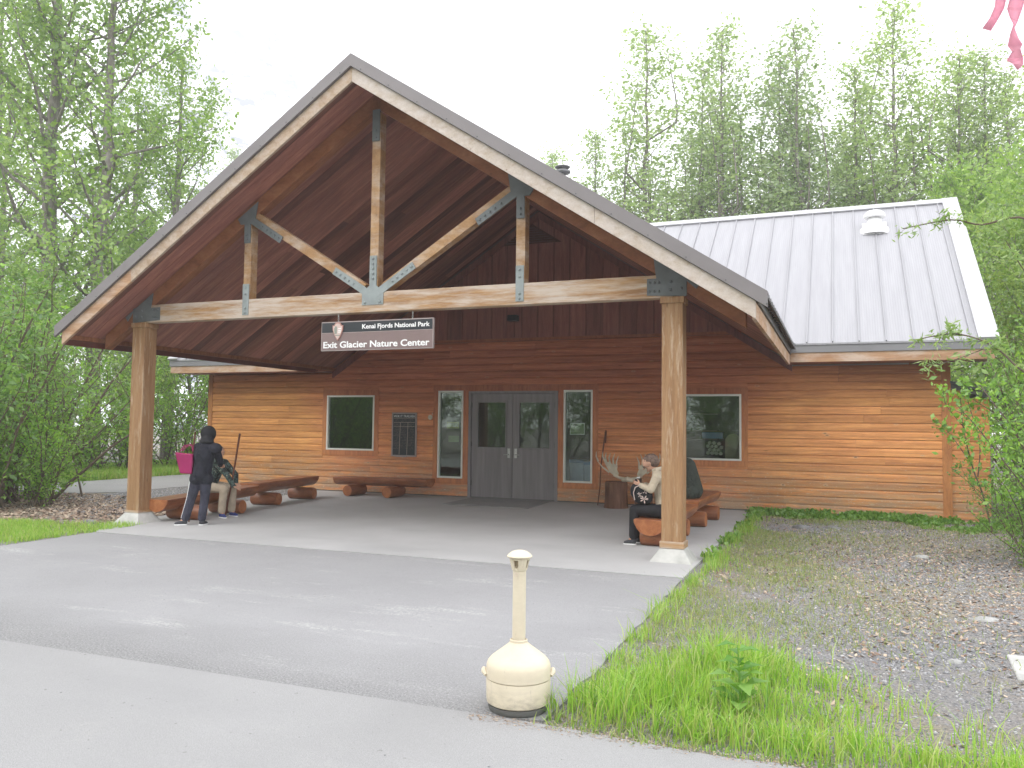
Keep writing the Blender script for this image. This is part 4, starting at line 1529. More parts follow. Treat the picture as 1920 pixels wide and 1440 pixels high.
def figure(label, base, J, hs, hd_f, hd_u, coat, legs, sh, soles, sleeves=True, bulk=1.0, torso_extra=None, hands=()):
    """J: joints; one continuous body, clothing as children"""
    t = thing('person', label, 'person', base)
    r = hs
    b = MB()
    s_, f, u = head(b, J['head'], r, hd_f, hd_u)
    capsule(b, J['neck'], Vector(J['head']) - u * r * .4, .043, .040)
    capsule(b, J['neck'], J['chest'], .06, .10)
    capsule(b, J['chest'], J['pelvis'], .105, .10)
    for s in ('l', 'r'):
        capsule(b, Vector(J['neck']) * .6 + Vector(J['sh_' + s]) * .4, J['sh_' + s], .04, .045)
        capsule(b, J['sh_' + s], J['el_' + s], .040, .032)
        capsule(b, J['el_' + s], J['wr_' + s], .030, .020)
        capsule(b, J['pelvis'], J['hip_' + s], .085, .085)
        capsule(b, J['hip_' + s], J['kn_' + s], .072, .046)
        capsule(b, J['kn_' + s], J['an_' + s], .045, .028)
        capsule(b, J['an_' + s], Vector(J['an_' + s]).lerp(Vector(J['toe_' + s]), .45) + Vector((0, 0, .005)), .026, .018)
    for (w_, pd, pn, cu, sd) in hands: hand(b, w_, pd, pn, .95, cu, sd)
    body = fuse('body', b, M['skin'], t, 0.0065, 2, 0.5)
    eyes(body, J['head'], r, hd_f, hd_u)
    if coat:
        b = MB()
        k_ = bulk
        capsule(b, Vector(J['neck']) - Vector((0, 0, .01)), J['chest'], .062 * k_, .118 * k_)
        capsule(b, J['chest'], J['pelvis'], .122 * k_, .120 * k_)
        for s in ('l', 'r'):
            capsule(b, J['chest'], J['sh_' + s], .08 * k_, .060 * k_)
            capsule(b, J['neck'], J['sh_' + s], .05 * k_, .055 * k_)
            capsule(b, J['sh_' + s], J['el_' + s], .058 * k_, .048 * k_)
            capsule(b, J['el_' + s], Vector(J['el_' + s]).lerp(Vector(J['wr_' + s]), .93), .048 * k_, .036 * k_)
            capsule(b, J['pelvis'], J['hip_' + s], .10 * k_, .098 * k_)
        if torso_extra: torso_extra(b)
        fuse('jacket', b, coat, t, 0.009, 3)
    b = MB()
    for s in ('l', 'r'):
        capsule(b, J['pelvis'], J['hip_' + s], .10, .10)
        capsule(b, J['hip_' + s], J['kn_' + s], .092, .064)
        capsule(b, J['kn_' + s], Vector(J['kn_' + s]).lerp(Vector(J['an_' + s]), .90), .066, .058)
    tr_ = fuse('trousers', b, legs, t, 0.009, 3)
    for s in ('l', 'r'):
        hl = Vector(J['an_' + s]); hl.z = J.get('fz_' + s, 0.0)
        to = Vector(J['toe_' + s]); to.z = hl.z
        shoe(t, hl, to, .038, sh, soles)
    return t


AX1, AY1 = CR.copy(), Vector((CF.x, CF.y, 0)).normalized()
AX1.z = 0
AX1.normalize()


def L(base, s, d, z):
    """point s metres across and d metres deeper than base at height z"""
    return Vector(base) + AX1 * s + AY1 * d + Vector((0, 0, z))


# person 1: standing, seen from behind, leaning over the bench
B1 = Vector((-1.50, -6.10, 0))
P = lambda s, d, z: L(B1, s, d, z)
J1 = dict(head=P(.085, .12, 1.29), neck=P(.085, .06, 1.18), chest=P(.085, .03, 1.02), pelvis=P(.055, -.02, .72),
          sh_l=P(-.030, .05, 1.11), sh_r=P(.215, .07, 1.10), el_l=P(-.065, .07, .90), wr_l=P(-.05, .24, .84), el_r=P(.245, .16, .90), wr_r=P(.19, .34, .84),
          hip_l=P(-.01, -.02, .66), hip_r=P(.115, -.01, .66), kn_l=P(-.105, .04, .37), kn_r=P(.09, .03, .37),
          an_l=P(-.165, -.02, .07), an_r=P(.075, -.02, .07), toe_l=P(-.27, -.07, .03), toe_r=P(.10, .09, .03))


def hood(b):
    ellip(b, P(.235, .0, 1.09), (.095, .09, .085))
    ellip(b, P(.06, -.02, .98), (.15, .10, .16))


p1 = figure('person in a black hooded jacket and striped track trousers standing with their back turned', B1, J1, .098, (-.25, .95, -.25), (0, .2, 1),
            M['jacket_dark'], M['trousers_dark'], M['grey_shoe'], M['white'], torso_extra=hood, bulk=1.08,
            hands=[(J1['wr_l'], AY1, (0, 0, -1), .8, 1), (J1['wr_r'], AY1, (0, 0, -1), .8, -1)])
b = MB()
ellip(b, P(.085, .11, 1.305), (.108, .112, .118))
ellip(b, P(.085, .07, 1.225), (.095, .09, .08))
ellip(b, P(.085, .05, 1.19), (.11, .085, .05))
fuse('black_hood', b, M['black_cloth'], p1, 0.008, 3)
b = MB()
st_pts = []
for q_ in range(9):
    t_ = q_ / 8
    if t_ < .5: cs, cd, cz, rr_ = -.01 + (-.095) * t_ * 2, -.02 + .06 * t_ * 2, .66 - .29 * t_ * 2, .092 - .028 * t_ * 2
    else: cs, cd, cz, rr_ = -.105 - .054 * (t_ - .5) * 2, .04 - .054 * (t_ - .5) * 2, .37 - .27 * (t_ - .5) * 2, .064 - .006 * (t_ - .5) * 2
    st_pts.append(P(cs - rr_ * .86, cd - rr_ * .48, cz))
for i in range(8): b.beam(st_pts[i], st_pts[i + 1], .008, .010, (AX1.x, AX1.y, 0))
b.build('leg_stripe', M['white'], p1)
tb = thing('tote_bag', 'magenta tote bag with a yellow print hanging from the arm of the standing person', 'bag', P(-.18, .0, .75))
b = MB()
f0, f1 = .055, .03
vs = []
for (s0, s1, z_, d_) in ((-.245, -.065, .735, .055), (-.315, -.055, 1.02, .075)):
    vs += [P(s0, -d_ - .02, z_ + (0.02 if z_ > 1 else 0)), P(s1, -d_ - .02, z_ - .01), P(s1 - .02, d_ - .02, z_ - .01), P(s0 + .03, d_ - .02, z_ + .0)]
b.add(vs, [(0, 3, 2, 1), (4, 5, 6, 7), (0, 1, 5, 4), (1, 2, 6, 5), (2, 3, 7, 6), (3, 0, 4, 7)])
b.build('bag_body', M['magenta'], tb, bevel=.018)
b = MB()
b.prism([(-.0, 0), (.03, .0), (.07, .13), (.045, .20), (.005, .12)], 'y', 0, .002)
for i in range(len(b.v)):
    x_, y_, z_ = b.v[i]
    b.v[i] = tuple(P(-.20 + x_, -.080 + y_ - .03 * z_, .83 + z_))
b.build('printed_flame', M['yellow'], tb)
b = MB()
b.tube([P(-.25, -.06, 1.05), P(-.20, -.03, 1.13), P(-.12, .02, 1.15), P(-.09, .0, 1.05)], .008, 6)
b.tube([P(-.26, .05, 1.05), P(-.20, .06, 1.12), P(-.12, .08, 1.13), P(-.09, .07, 1.04)], .008, 6)
b.build('bag_strap', M['magenta'], tb)
b = MB()
b.tube([P(-.185, .18, 0.02), P(-.165, .14, .35), P(-.15, .12, .80), P(-.11, .12, 1.33)], [.012, .013, .014, .011], 8)
tag(b.build('walking_stick', M['stick'], smooth='auto'), 'upright brown walking stick behind the magenta tote bag', 'walking stick', 'walking sticks')

# person 2: seated on the left bench, mostly hidden behind person 1
B2 = Vector((-2.0, -5.15, 0))
J2 = dict(head=(-2.13, -4.98, .99), neck=(-2.15, -5.03, .89), chest=(-2.12, -5.05, .74), pelvis=(-2.22, -5.10, .47),
          sh_l=(-2.08, -4.90, .83), sh_r=(-2.00, -5.16, .83), el_l=(-1.86, -4.90, .64), wr_l=(-1.76, -5.0, .52), el_r=(-1.79, -5.18, .66), wr_r=(-1.68, -5.14, .48),
          hip_l=(-2.18, -5.0, .46), hip_r=(-2.18, -5.2, .46), kn_l=(-1.84, -4.98, .44), kn_r=(-1.80, -5.22, .44),
          an_l=(-1.85, -4.98, .07), an_r=(-1.84, -5.22, .07), toe_l=(-1.73, -5.00, .03), toe_r=(-1.72, -5.27, .03))
p2 = figure('person in a camouflage top and beige trousers seated on the left bench', B2, J2, .095, (.9, -.1, -.3), (.2, 0, 1), M['camo'], M['beige_cloth'], M['blue_shoe'], M['white'],
       hands=[(J2['wr_l'], (.8, -.2, -.3), (0, 0, -1), .7, 1), (J2['wr_r'], (.9, .1, -.2), (0, 0, -1), .5, -1)])
b = MB()
b.tube([(-1.93, -5.02, 0.02), (-1.80, -5.06, .5), (-1.72, -5.08, .85), (-1.63, -5.10, 1.30)], [.011, .013, .014, .016], 8)
tag(b.build('walking_stick', M['stick'], smooth='auto'), 'slanting red brown walking stick in front of the left wall', 'walking stick', 'walking sticks')

b = MB()
ellip(b, (-2.145, -4.98, 1.02), (.088, .082, .088))
fuse('hair', b, M['hair'], p2, .007, 2)

# person 3: woman on the right bench, facing left, head bowed
B3 = Vector((4.9, -5.1, 0))
J3 = dict(head=(4.825, -5.10, 1.02), neck=(4.915, -5.10, .915), chest=(4.985, -5.09, .77), pelvis=(5.03, -5.09, .44),
          sh_l=(4.945, -5.26, .86), sh_r=(4.945, -4.95, .86), el_l=(4.885, -5.31, .70), wr_l=(4.735, -5.22, .745), el_r=(4.87, -4.92, .68), wr_r=(4.74, -5.0, .74),
          hip_l=(5.0, -5.18, .43), hip_r=(5.0, -5.01, .43), kn_l=(4.655, -5.20, .43), kn_r=(4.66, -5.01, .43),
          an_l=(4.645, -5.21, .08), an_r=(4.66, -5.02, .08), toe_l=(4.545, -5.22, .03), toe_r=(4.56, -5.03, .03))
w3 = figure('woman in a beige coat and black trousers bent over a camera on the right bench', B3, J3, .098, (-.82, -.05, -.62), (-.5, 0, .85), M['beige_coat'], M['black_cloth'], M['grey_shoe'], M['white'],
            hands=[(J3['wr_l'], (-.95, .25, .2), (.2, .9, .2), .6, 1), (J3['wr_r'], (-.95, -.2, .2), (.2, -.9, .2), .6, -1)])
b = MB()
ellip(b, (4.842, -5.10, 1.068), (.093, .083, .072))
ellip(b, (4.880, -5.10, 1.035), (.068, .082, .072))
ellip(b, (4.775, -5.10, 1.075), (.035, .06, .03))
for i in range(26):
    rr = random.Random(i)
    a = rr.uniform(0, 2 * PI)
    capsule(b, (4.84 + .07 * math.cos(a), -5.10 + .06 * math.sin(a), 1.10), (4.84 + .10 * math.cos(a), -5.10 + .085 * math.sin(a), 1.03 + rr.uniform(-.02, .02)), .010, .006, 6)
fuse('hair', b, M['hair'], w3, 0.005, 1, .4)
b = MB()
for yy in (-5.175, -5.115, -5.085, -5.025):
    pass
fw3 = Vector((-.82, 0, -.62)).normalized()
up3 = Vector((-.6, 0, .8))
for k_ in (-1, 1):
    c_ = Vector((4.825, -5.10, 1.02)) + fw3 * .093 + Vector((0, k_ * .033, 0)) - up3 * .0
    b.tube([c_ + Vector((0, math.cos(t) * .022, 0)) + up3 * math.sin(t) * .017 for t in [i * PI / 6 for i in range(13)]], .0022, 6, False)
    b.tube([c_ + Vector((0, k_ * .022, 0)), c_ + Vector((.085, k_ * .045, .02))], .0022, 6)
b.build('glasses', M['black'], w3)
b = MB()
b.tube([(4.89, -5.13, .925), (4.87, -5.05, .935), (4.91, -4.99, .945), (4.96, -5.05, .955), (4.965, -5.13, .955), (4.92, -5.19, .94), (4.88, -5.15, .925)], .026, 10)
fuse('collar', b, M['beige_coat'], w3, .006, 2)
cm_ = thing('camera', 'small silver and black camera in the hands of the seated woman', 'camera', (4.70, -5.11, .77))
b = MB()
b.box(4.675, 4.715, -5.17, -5.06, .765, .825)
b.build('camera_body', M['black'], cm_, bevel=.006)
b = MB()
b.box(4.672, 4.718, -5.172, -5.058, .8255, .840)
b.build('top_plate', M['chrome'], cm_, bevel=.003)
b = MB()
b.lathe([(.022, 0), (.024, .004), (.022, .028), (.015, .030)], (4.672, -5.12, .792), 16, Matrix(((0, 0, -1), (0, 1, 0), (1, 0, 0))))
b.build('lens', M['black'], cm_, smooth='auto')
bp = thing('backpack', 'black backpack with a pale flower print on the lap of the seated woman', 'backpack', (4.74, -5.18, .50))
b = MB()
ellip(b, (4.72, -5.17, .645), (.105, .085, .135))
ellip(b, (4.79, -5.17, .60), (.09, .085, .10))
ellip(b, (4.655, -5.17, .67), (.06, .07, .095))
fuse('pack_body', b, M['black_cloth'], bp, .008, 3)
b = MB()
rr = random.Random(4)
for (cx_, cz_, n_, R_) in ((4.79, .575, 7, .055), (4.735, .63, 5, .035), (4.80, .66, 4, .03)):
    for i in range(n_):
        a = 2 * PI * i / n_ + rr.random()
        b.prism([(cx_, cz_), (cx_ + R_ * math.cos(a - .22) * .7, cz_ + R_ * math.sin(a - .22) * .7), (cx_ + R_ * math.cos(a), cz_ + R_ * math.sin(a)), (cx_ + R_ * math.cos(a + .22) * .7, cz_ + R_ * math.sin(a + .22) * .7)], 'y', -5.264, -5.260)
b.build('flower_print', M['emblem_pale'], bp)
b = MB()
b.tube([(4.74, -5.262, .75), (4.68, -5.268, .72), (4.655, -5.262, .65), (4.67, -5.255, .56)], .006, 6)
b.build('piping', M['emblem_pale'], bp)

# person 4: man in green, seen past the right column
B4 = Vector((4.95, -3.1, 0))
J4 = dict(head=(4.70, -3.05, 1.12), neck=(4.80, -3.05, 1.02), chest=(4.93, -3.05, .88), pelvis=(5.03, -3.05, .55),
          sh_l=(4.84, -3.22, .96), sh_r=(4.84, -2.88, .96), el_l=(4.66, -3.24, .74), wr_l=(4.50, -3.14, .62), el_r=(4.66, -2.86, .74), wr_r=(4.50, -2.96, .62),
          hip_l=(5.0, -3.14, .52), hip_r=(5.0, -2.96, .52), kn_l=(4.60, -3.16, .48), kn_r=(4.60, -2.94, .48),
          an_l=(4.62, -3.16, .08), an_r=(4.62, -2.94, .08), toe_l=(4.50, -3.18, .03), toe_r=(4.50, -2.94, .03))
figure('man in a dark green jacket bent forward on the far right bench behind the column', B4, J4, .10, (-.85, 0, -.5), (-.4, 0, .9), M['green_cloth'], M['trousers_dark'], M['grey_shoe'], M['white'], bulk=1.22,
       hands=[(J4['wr_l'], (-.9, .2, -.3), (0, 0, -1), .7, 1), (J4['wr_r'], (-.9, -.2, -.3), (0, 0, -1), .7, -1)])

# ---------------------------------------------------------------- ribbons hanging into the top right corner
M['pink'] = None
k = N('pink_ribbon')
d = k.n('BsdfDiffuse'); d.inputs[0].default_value = (0.86, 0.48, 0.58, 1)
tl = k.n('BsdfTranslucent'); tl.inputs[0].default_value = (0.98, 0.62, 0.72, 1)
mx = k.n('MixShader'); mx.inputs[0].default_value = .6
k.l(d.outputs[0], mx.inputs[1]); k.l(tl.outputs[0], mx.inputs[2]); k.l(mx.outputs[0], k.out.inputs[0])
M['pink'] = k.m


def ribbon(name, pts, widths, label):
    """pts: (s, z, d) path around the anchor; a thin twisting strip"""
    b = MB()
    A = Vector((7.50, -12.5, 2.70))
    vs, fs = [], []
    n = len(pts)
    for i, ((s, z_, d_), (w, tw)) in enumerate(zip(pts, widths)):
        p = A + AX1 * s + AY1 * d_ + Vector((0, 0, z_))
        q = AX1 * math.cos(tw) + AY1 * math.sin(tw)
        t_ = AY1 * .0006
        w *= 1.2
        vs += [p - q * w - t_, p + q * w - t_, p + q * w + t_, p - q * w + t_]
    for i in range(n - 1):
        for k_ in range(4):
            fs.append((4 * i + k_, 4 * i + (k_ + 1) % 4, 4 * i + 4 + (k_ + 1) % 4, 4 * i + 4 + k_))
    fs += [(0, 3, 2, 1), (4 * n - 4, 4 * n - 3, 4 * n - 2, 4 * n - 1)]
    b.add(vs, fs)
    o = b.build(name, M['pink'], smooth=True)
    tag(o, label, 'ribbon', 'pink ribbons hanging in the top right corner')
    return o


pr = lambda px, py, d_=0.0: ((px - 1865) / 610.0, (46 - py) / 610.0, d_)
ribbon('ribbon', [pr(1884, -160), pr(1883, -90), pr(1881, -20), pr(1879, 8, .01), pr(1871, 28, .02), pr(1861, 45, .03)], [(.014, .3), (.015, .2), (.016, .1), (.016, .3), (.0165, .5), (.0165, .4)], 'shorter left pink ribbon cut straight at its end')
ribbon('ribbon', [pr(1925, -160), pr(1920, -90), pr(1914, -20), pr(1907, 12, .01), pr(1902, 34), pr(1898, 50, -.01), pr(1902, 66), pr(1907, 80, .01), pr(1905, 93), pr(1906, 108, .01), pr(1908, 120), pr(1907, 130)],
       [(.018, .2), (.02, .1), (.021, 0), (.022, .2), (.018, .5), (.012, .9), (.019, .5), (.017, -.3), (.010, -.9), (.019, -.3), (.014, .1), (.003, .3)], 'longer twisted pink ribbon at the right edge')

# ---------------------------------------------------------------- foliage
def leaf_mesh(name, C, size, rng, mat, aspect=0.5, droop=0.0, parent=None, sizevar=0.35, normals=None):
    """one small rhombic face per leaf at the points C"""
    n = len(C)
    a = rng.normal(size=(n, 3))
    a[:, 2] -= droop
    a /= np.linalg.norm(a, axis=1)[:, None]
    r = rng.normal(size=(n, 3))
    r[:, 2] *= 0.6
    b = np.cross(a, r)
    b /= np.linalg.norm(b, axis=1)[:, None]
    Lh = (size * (1 + sizevar * rng.normal(size=n)).clip(0.5, 1.8) / 2)[:, None]
    W = Lh * aspect
    v = np.stack([C - a * Lh, C + b * W - a * Lh * .15, C + a * Lh, C - b * W - a * Lh * .15], axis=1).reshape(-1, 3)
    me = bpy.data.meshes.new(name)
    me.vertices.add(4 * n)
    me.vertices.foreach_set('co', v.astype(np.float32).ravel())
    me.loops.add(4 * n)
    me.loops.foreach_set('vertex_index', np.arange(4 * n, dtype=np.int32))
    me.polygons.add(n)
    me.polygons.foreach_set('loop_start', np.arange(0, 4 * n, 4, dtype=np.int32))
    me.polygons.foreach_set('loop_total', np.full(n, 4, dtype=np.int32))
    me.update()
    me.materials.append(mat)
    o = bpy.data.objects.new(name, me)
    link(o, parent)
    return o


def bend(p0, d, L_, rng, n=5, up=0.0, wob=0.12):
    pts = [Vector(p0)]
    d = Vector(d).normalized()
    for i in range(n):
        d = (d + Vector((rng.normal() * wob, rng.normal() * wob, up + rng.normal() * wob * .5))).normalized()
        pts.append(pts[-1] + d * L_ / n)
    return pts


def make_tree(seed, H, tr, base, R, nb, per, lsize, leaf, kind='spire', sig=0.17, name='tree', elev=(35, 60)):
    """a tree standing at the origin: Empty > trunk (with limbs), crown (leaves)"""
    rng = np.random.default_rng(seed)
    root = bpy.data.objects.new(name, None)
    link(root)
    WL[root.name] = Vector((0, 0, 0))
    tb_ = MB()
    tp = [Vector((0, 0, -.1))]
    lean = rng.normal(size=2) * .012
    for i in range(1, 13):
        z_ = H * i / 12
        tp.append(Vector((lean[0] * z_ + rng.normal() * .05, lean[1] * z_ + rng.normal() * .05, z_)))
    def trunk_at(z_):
        t = max(0, min(11.999, z_ / H * 12))
        i = int(t)
        return tp[i].lerp(tp[i + 1], t - i)
    tb_.tube(tp, [tr * (1.25 if i == 0 else (1 - i / 12.6) ** .8 + .02) for i in range(13)], 9)
    C = []
    for k_ in range(nb):
        t = (k_ + rng.random()) / nb
        z_ = base + (H - base) * t ** (0.9)
        if kind == 'spire':
            L_ = R * ((1 - t) ** .7 * (.6 + .4 * min(1, t * 5))) * rng.uniform(.4, 1.4) + .3
        else:
            L_ = R * math.sin(PI * min(1, (t * .85 + .15))) ** .6 * rng.uniform(.6, 1.15) + .25
        az = k_ * 2.399 + rng.normal() * .4
        el = math.radians(rng.uniform(*elev))
        d = (math.cos(az) * math.cos(el), math.sin(az) * math.cos(el), math.sin(el))
        pts = bend(trunk_at(z_), d, L_, rng, 6, .06, .10)
        r0 = max(.012, tr * .35 * (1 - t) * min(1, L_ / R * 1.4))
        tb_.tube(pts, [r0 * (1 - .85 * i / 6) + .003 for i in range(7)], 5, False)
        ns = max(3, int(L_ * 3.2))
        for j in range(ns):
            u_ = .25 + .75 * (j + rng.random()) / ns
            i = min(5, int(u_ * 6))
            q = pts[i].lerp(pts[i + 1], u_ * 6 - i)
            dd = Vector(rng.normal(size=3)) * .7 + Vector(d) * .6 + Vector((0, 0, .25))
            sp = bend(q, dd, (.35 + .35 * L_ * (1 - u_) + .25) * rng.uniform(.6, 1.2), rng, 3, .03, .15)
            if rng.random() < .55: tb_.tube(sp, [.010, .008, .006, .004], 4, False)
            m = int(per * rng.uniform(.4, 1.5))
            for s_ in range(m):
                w = rng.random() ** .7 * 3
                ii = min(2, int(w))
                c = sp[ii].lerp(sp[ii + 1], w - ii)
                C.append((c.x + rng.normal() * sig, c.y + rng.normal() * sig, c.z + rng.normal() * sig * .9))
    if kind == 'spire':
        for k_ in range(5):
            z_ = base + (H - base) * rng.uniform(.3, .78)
            az = k_ * 1.257 + rng.normal() * .4
            off = rng.uniform(.35, 1.0) * R * .45
            q0 = trunk_at(z_)
            q1 = q0 + Vector((math.cos(az) * off, math.sin(az) * off, .7))
            Lq = rng.uniform(.16, .30) * (H - z_) + 2.0
            pts = [q0, q1] + bend(q1, (0, 0, 1), Lq, rng, 5, .1, .05)[1:]
            tb_.tube(pts, [tr * .3 * (1 - .8 * i / 6) + .004 for i in range(7)], 5, False)
            for j in range(int(Lq * 4.5)):
                u_ = rng.random()
                i = 1 + min(4, int(u_ * 5))
                q = pts[i].lerp(pts[i + 1], rng.random())
                ww = .55 * (1 - u_) + .12
                dv = Vector(rng.normal(size=3)) * ww * .6
                for s_ in range(int(per * .8)):
                    C.append((q.x + dv.x + rng.normal() * .16, q.y + dv.y + rng.normal() * .16, q.z + abs(dv.z) + rng.normal() * .2))
    for s_ in range(int(per * 3)):
        w = H * (1 - .09 * rng.random())
        c = trunk_at(w)
        C.append((c.x + rng.normal() * .09, c.y + rng.normal() * .09, c.z))
    tb_.build('trunk', M['bark'], root, smooth=True)
    leaf_mesh('crown', np.array(C), lsize, rng, M[leaf], 0.62, 0.15, root)
    return root


def make_shrub(seed, H, R, stems, per, lsize, leaf, aspect=.5, name='shrub', sig=.10, fill=1.0):
    rng = np.random.default_rng(seed)
    root = bpy.data.objects.new(name, None)
    link(root)
    WL[root.name] = Vector((0, 0, 0))
    b = MB()
    C = []
    for k_ in range(stems):
        az = k_ * 2.399 + rng.normal() * .3
        el = math.radians(rng.uniform(48, 85))
        L_ = H * rng.uniform(.65, 1.12)
        p0 = (rng.normal() * R * .18, rng.normal() * R * .18, -.05)
        d = (math.cos(az) * math.cos(el), math.sin(az) * math.cos(el), math.sin(el))
        pts = bend(p0, d, L_, rng, 8, -.02, .11)
        r0 = rng.uniform(.012, .035)
        b.tube(pts, [r0 * (1 - .8 * i / 8) + .002 for i in range(9)], 5, False)
        ns = int(L_ * 6 * fill)
        for j in range(ns):
            u_ = .12 + .88 * (j + rng.random()) / ns
            i = min(7, int(u_ * 8))
            q = pts[i].lerp(pts[i + 1], u_ * 8 - i)
            dd = Vector(rng.normal(size=3)) + Vector((0, 0, .25)) + Vector(d) * .4
            sl = rng.uniform(.25, .75) * (R / 1.5)
            sp = bend(q, dd, sl, rng, 3, .0, .2)
            if rng.random() < .5: b.tube(sp, [.006, .005, .004, .003], 4, False)
            m = int(per * rng.uniform(.5, 1.5))
            for s_ in range(m):
                w = rng.random() * 3
                ii = min(2, int(w))
                c = sp[ii].lerp(sp[ii + 1], w - ii)
                C.append((c.x + rng.normal() * sig, c.y + rng.normal() * sig, max(.03, c.z + rng.normal() * sig)))
    b.build('stems', M['twig'], root)
    leaf_mesh('foliage', np.array(C), lsize, rng, M[leaf], aspect, .1, root)
    return root


used = set()


def plant(proto, x_, y_, rz, s, label, cat, group, name=None, z_=-.02, sz=None):
    """the first call moves the prototype, later ones copy it and each of its parts"""
    if proto.name not in used:
        used.add(proto.name)
        o = proto
    else:
        o = proto.copy()
        link(o)
        for ch in proto.children:
            c = ch.copy()
            link(c, o)
    o.location = (x_, y_, z_)
    o.rotation_euler = (0, 0, rz)
    o.scale = (s, s, sz or s)
    tag(o, label, cat, group)
    return o


pop = [make_tree(21, 20.0, .13, 2.5, 3.2, 84, 19, .135, 'leaf_poplar', 'spire', .22, 'poplar_tree'),
       make_tree(22, 20.0, .12, 2.0, 3.5, 80, 19, .135, 'leaf_poplar', 'spire', .23, 'poplar_tree'),
       make_tree(23, 20.0, .13, 3.0, 3.0, 88, 19, .13, 'leaf_poplar', 'spire', .21, 'poplar_tree')]
big = [make_tree(31, 21.0, .30, 3.0, 4.2, 56, 28, .145, 'leaf_tree', 'broad', .22, 'broadleaf_tree', (5, 50)),
       make_tree(32, 19.0, .26, 2.2, 3.6, 52, 28, .145, 'leaf_tree', 'broad', .22, 'broadleaf_tree', (5, 55))]
bush = [make_tree(41, 9.0, .10, 0.8, 2.4, 60, 44, .11, 'leaf_tree', 'broad', .18, 'young_tree', (15, 65)),
        make_tree(42, 8.0, .09, 0.6, 2.6, 60, 44, .11, 'leaf_tree', 'broad', .18, 'young_tree', (15, 65))]
shr = [make_shrub(51, 3.6, 1.5, 17, 16, .085, 'leaf_shrub'),
       make_shrub(52, 3.0, 1.6, 16, 16, .08, 'leaf_shrub', .45),
       make_shrub(53, 3.2, 1.4, 15, 18, .07, 'leaf_willow', .32, 'willow_shrub')]

rt = random.Random(77)
# tall poplars behind the building, X and height read off the photo's skyline
PT = [(-6.2, 24, 15.6, 0, 'tiny sparse poplar top just right of the flue pipe'),
      (-4.4, 24, 16.4, 2, 'short poplar right of the flue pipe, lower than its neighbours'),
      (-1.44, 24, 21.3, 0, 'leftmost tall poplar behind the porch roof'),
      (0.6, 26, 20.2, 1, 'second poplar, slightly lower, behind the ridge left end'),
      (2.0, 24, 20.8, 2, 'third tall poplar with twin tips behind the ridge'),
      (4.1, 25, 19.4, 0, 'lower poplar between two taller ones above the ridge middle'),
      (5.85, 24, 20.3, 1, 'tall pointed poplar above the middle of the ridge'),
      (7.8, 26, 18.9, 2, 'lower poplar left of the tallest one above the ridge'),
      (9.0, 24, 20.5, 0, 'tallest poplar above the white roof vent'),
      (11.5, 24, 17.9, 1, 'poplar above the right end of the ridge'),
      (12.9, 24, 17.8, 2, 'poplar right of the roof end'),
      (14.2, 24, 16.9, 0, 'rightmost poplar at the edge of the picture'),
      (-0.4, 29, 17.5, 2, 'background poplar low between the first two'),
      (3.2, 30, 16.5, 1, 'background poplar filling the gap behind the ridge'),
      (7.0, 31, 17.0, 0, 'background poplar behind the middle of the ridge'),
      (10.4, 30, 16.5, 2, 'background poplar behind the roof vent'),
      (13.4, 30, 15.5, 1, 'background poplar at the far right')]
PT += [(1.2, 27, 17.6, 0, 'background poplar just right of the second poplar'),
       (5.0, 28, 18.2, 2, 'background poplar between the ridge middle and the tall pointed one'),
       (8.6, 28, 18.4, 1, 'background poplar just left of the roof vent'),
       (-2.6, 27, 15.0, 1, 'low background poplar left of the leftmost tall one'),
       (12.0, 27, 18.4, 0, 'background poplar over the right roof end'),
       (15.5, 25, 17.5, 2, 'poplar cut by the right edge of the picture')]
for x_, y_, h_, k_, lab in PT:
    s = h_ / 20.0 * rt.uniform(.99, 1.01)
    o = plant(pop[k_], x_, y_, rt.uniform(0, 6.28), s * 1.4, lab, 'tree', 'poplars behind the building', sz=s)
# bushier young trees under and between them
YT = [(-0.6, 22, 1.0, 0), (1.8, 22, 1.1, 1), (4.2, 21, .9, 0), (6.9, 21, 1.1, 1), (9.3, 20, .95, 0), (11.9, 18, 1.3, 1), (13.8, 14, 1.2, 0), (12.2, 8, .95, 1), (11.2, 4.5, .72, 0), (13.5, 5.5, .9, 1), (12.6, 1.2, .62, 0)]
ords = ['first', 'second', 'third', 'fourth', 'fifth', 'sixth', 'seventh', 'eighth', 'ninth', 'tenth', 'eleventh', 'twelfth', 'thirteenth', 'fourteenth', 'fifteenth', 'sixteenth', 'seventeenth', 'eighteenth', 'nineteenth', 'twentieth']
for i, (x_, y_, s, k_) in enumerate(YT):
    plant(bush[k_], x_, y_, rt.uniform(0, 6.28), s, 'bushy young tree behind the building, %s from the left' % ords[i], 'tree', 'young trees behind the building')
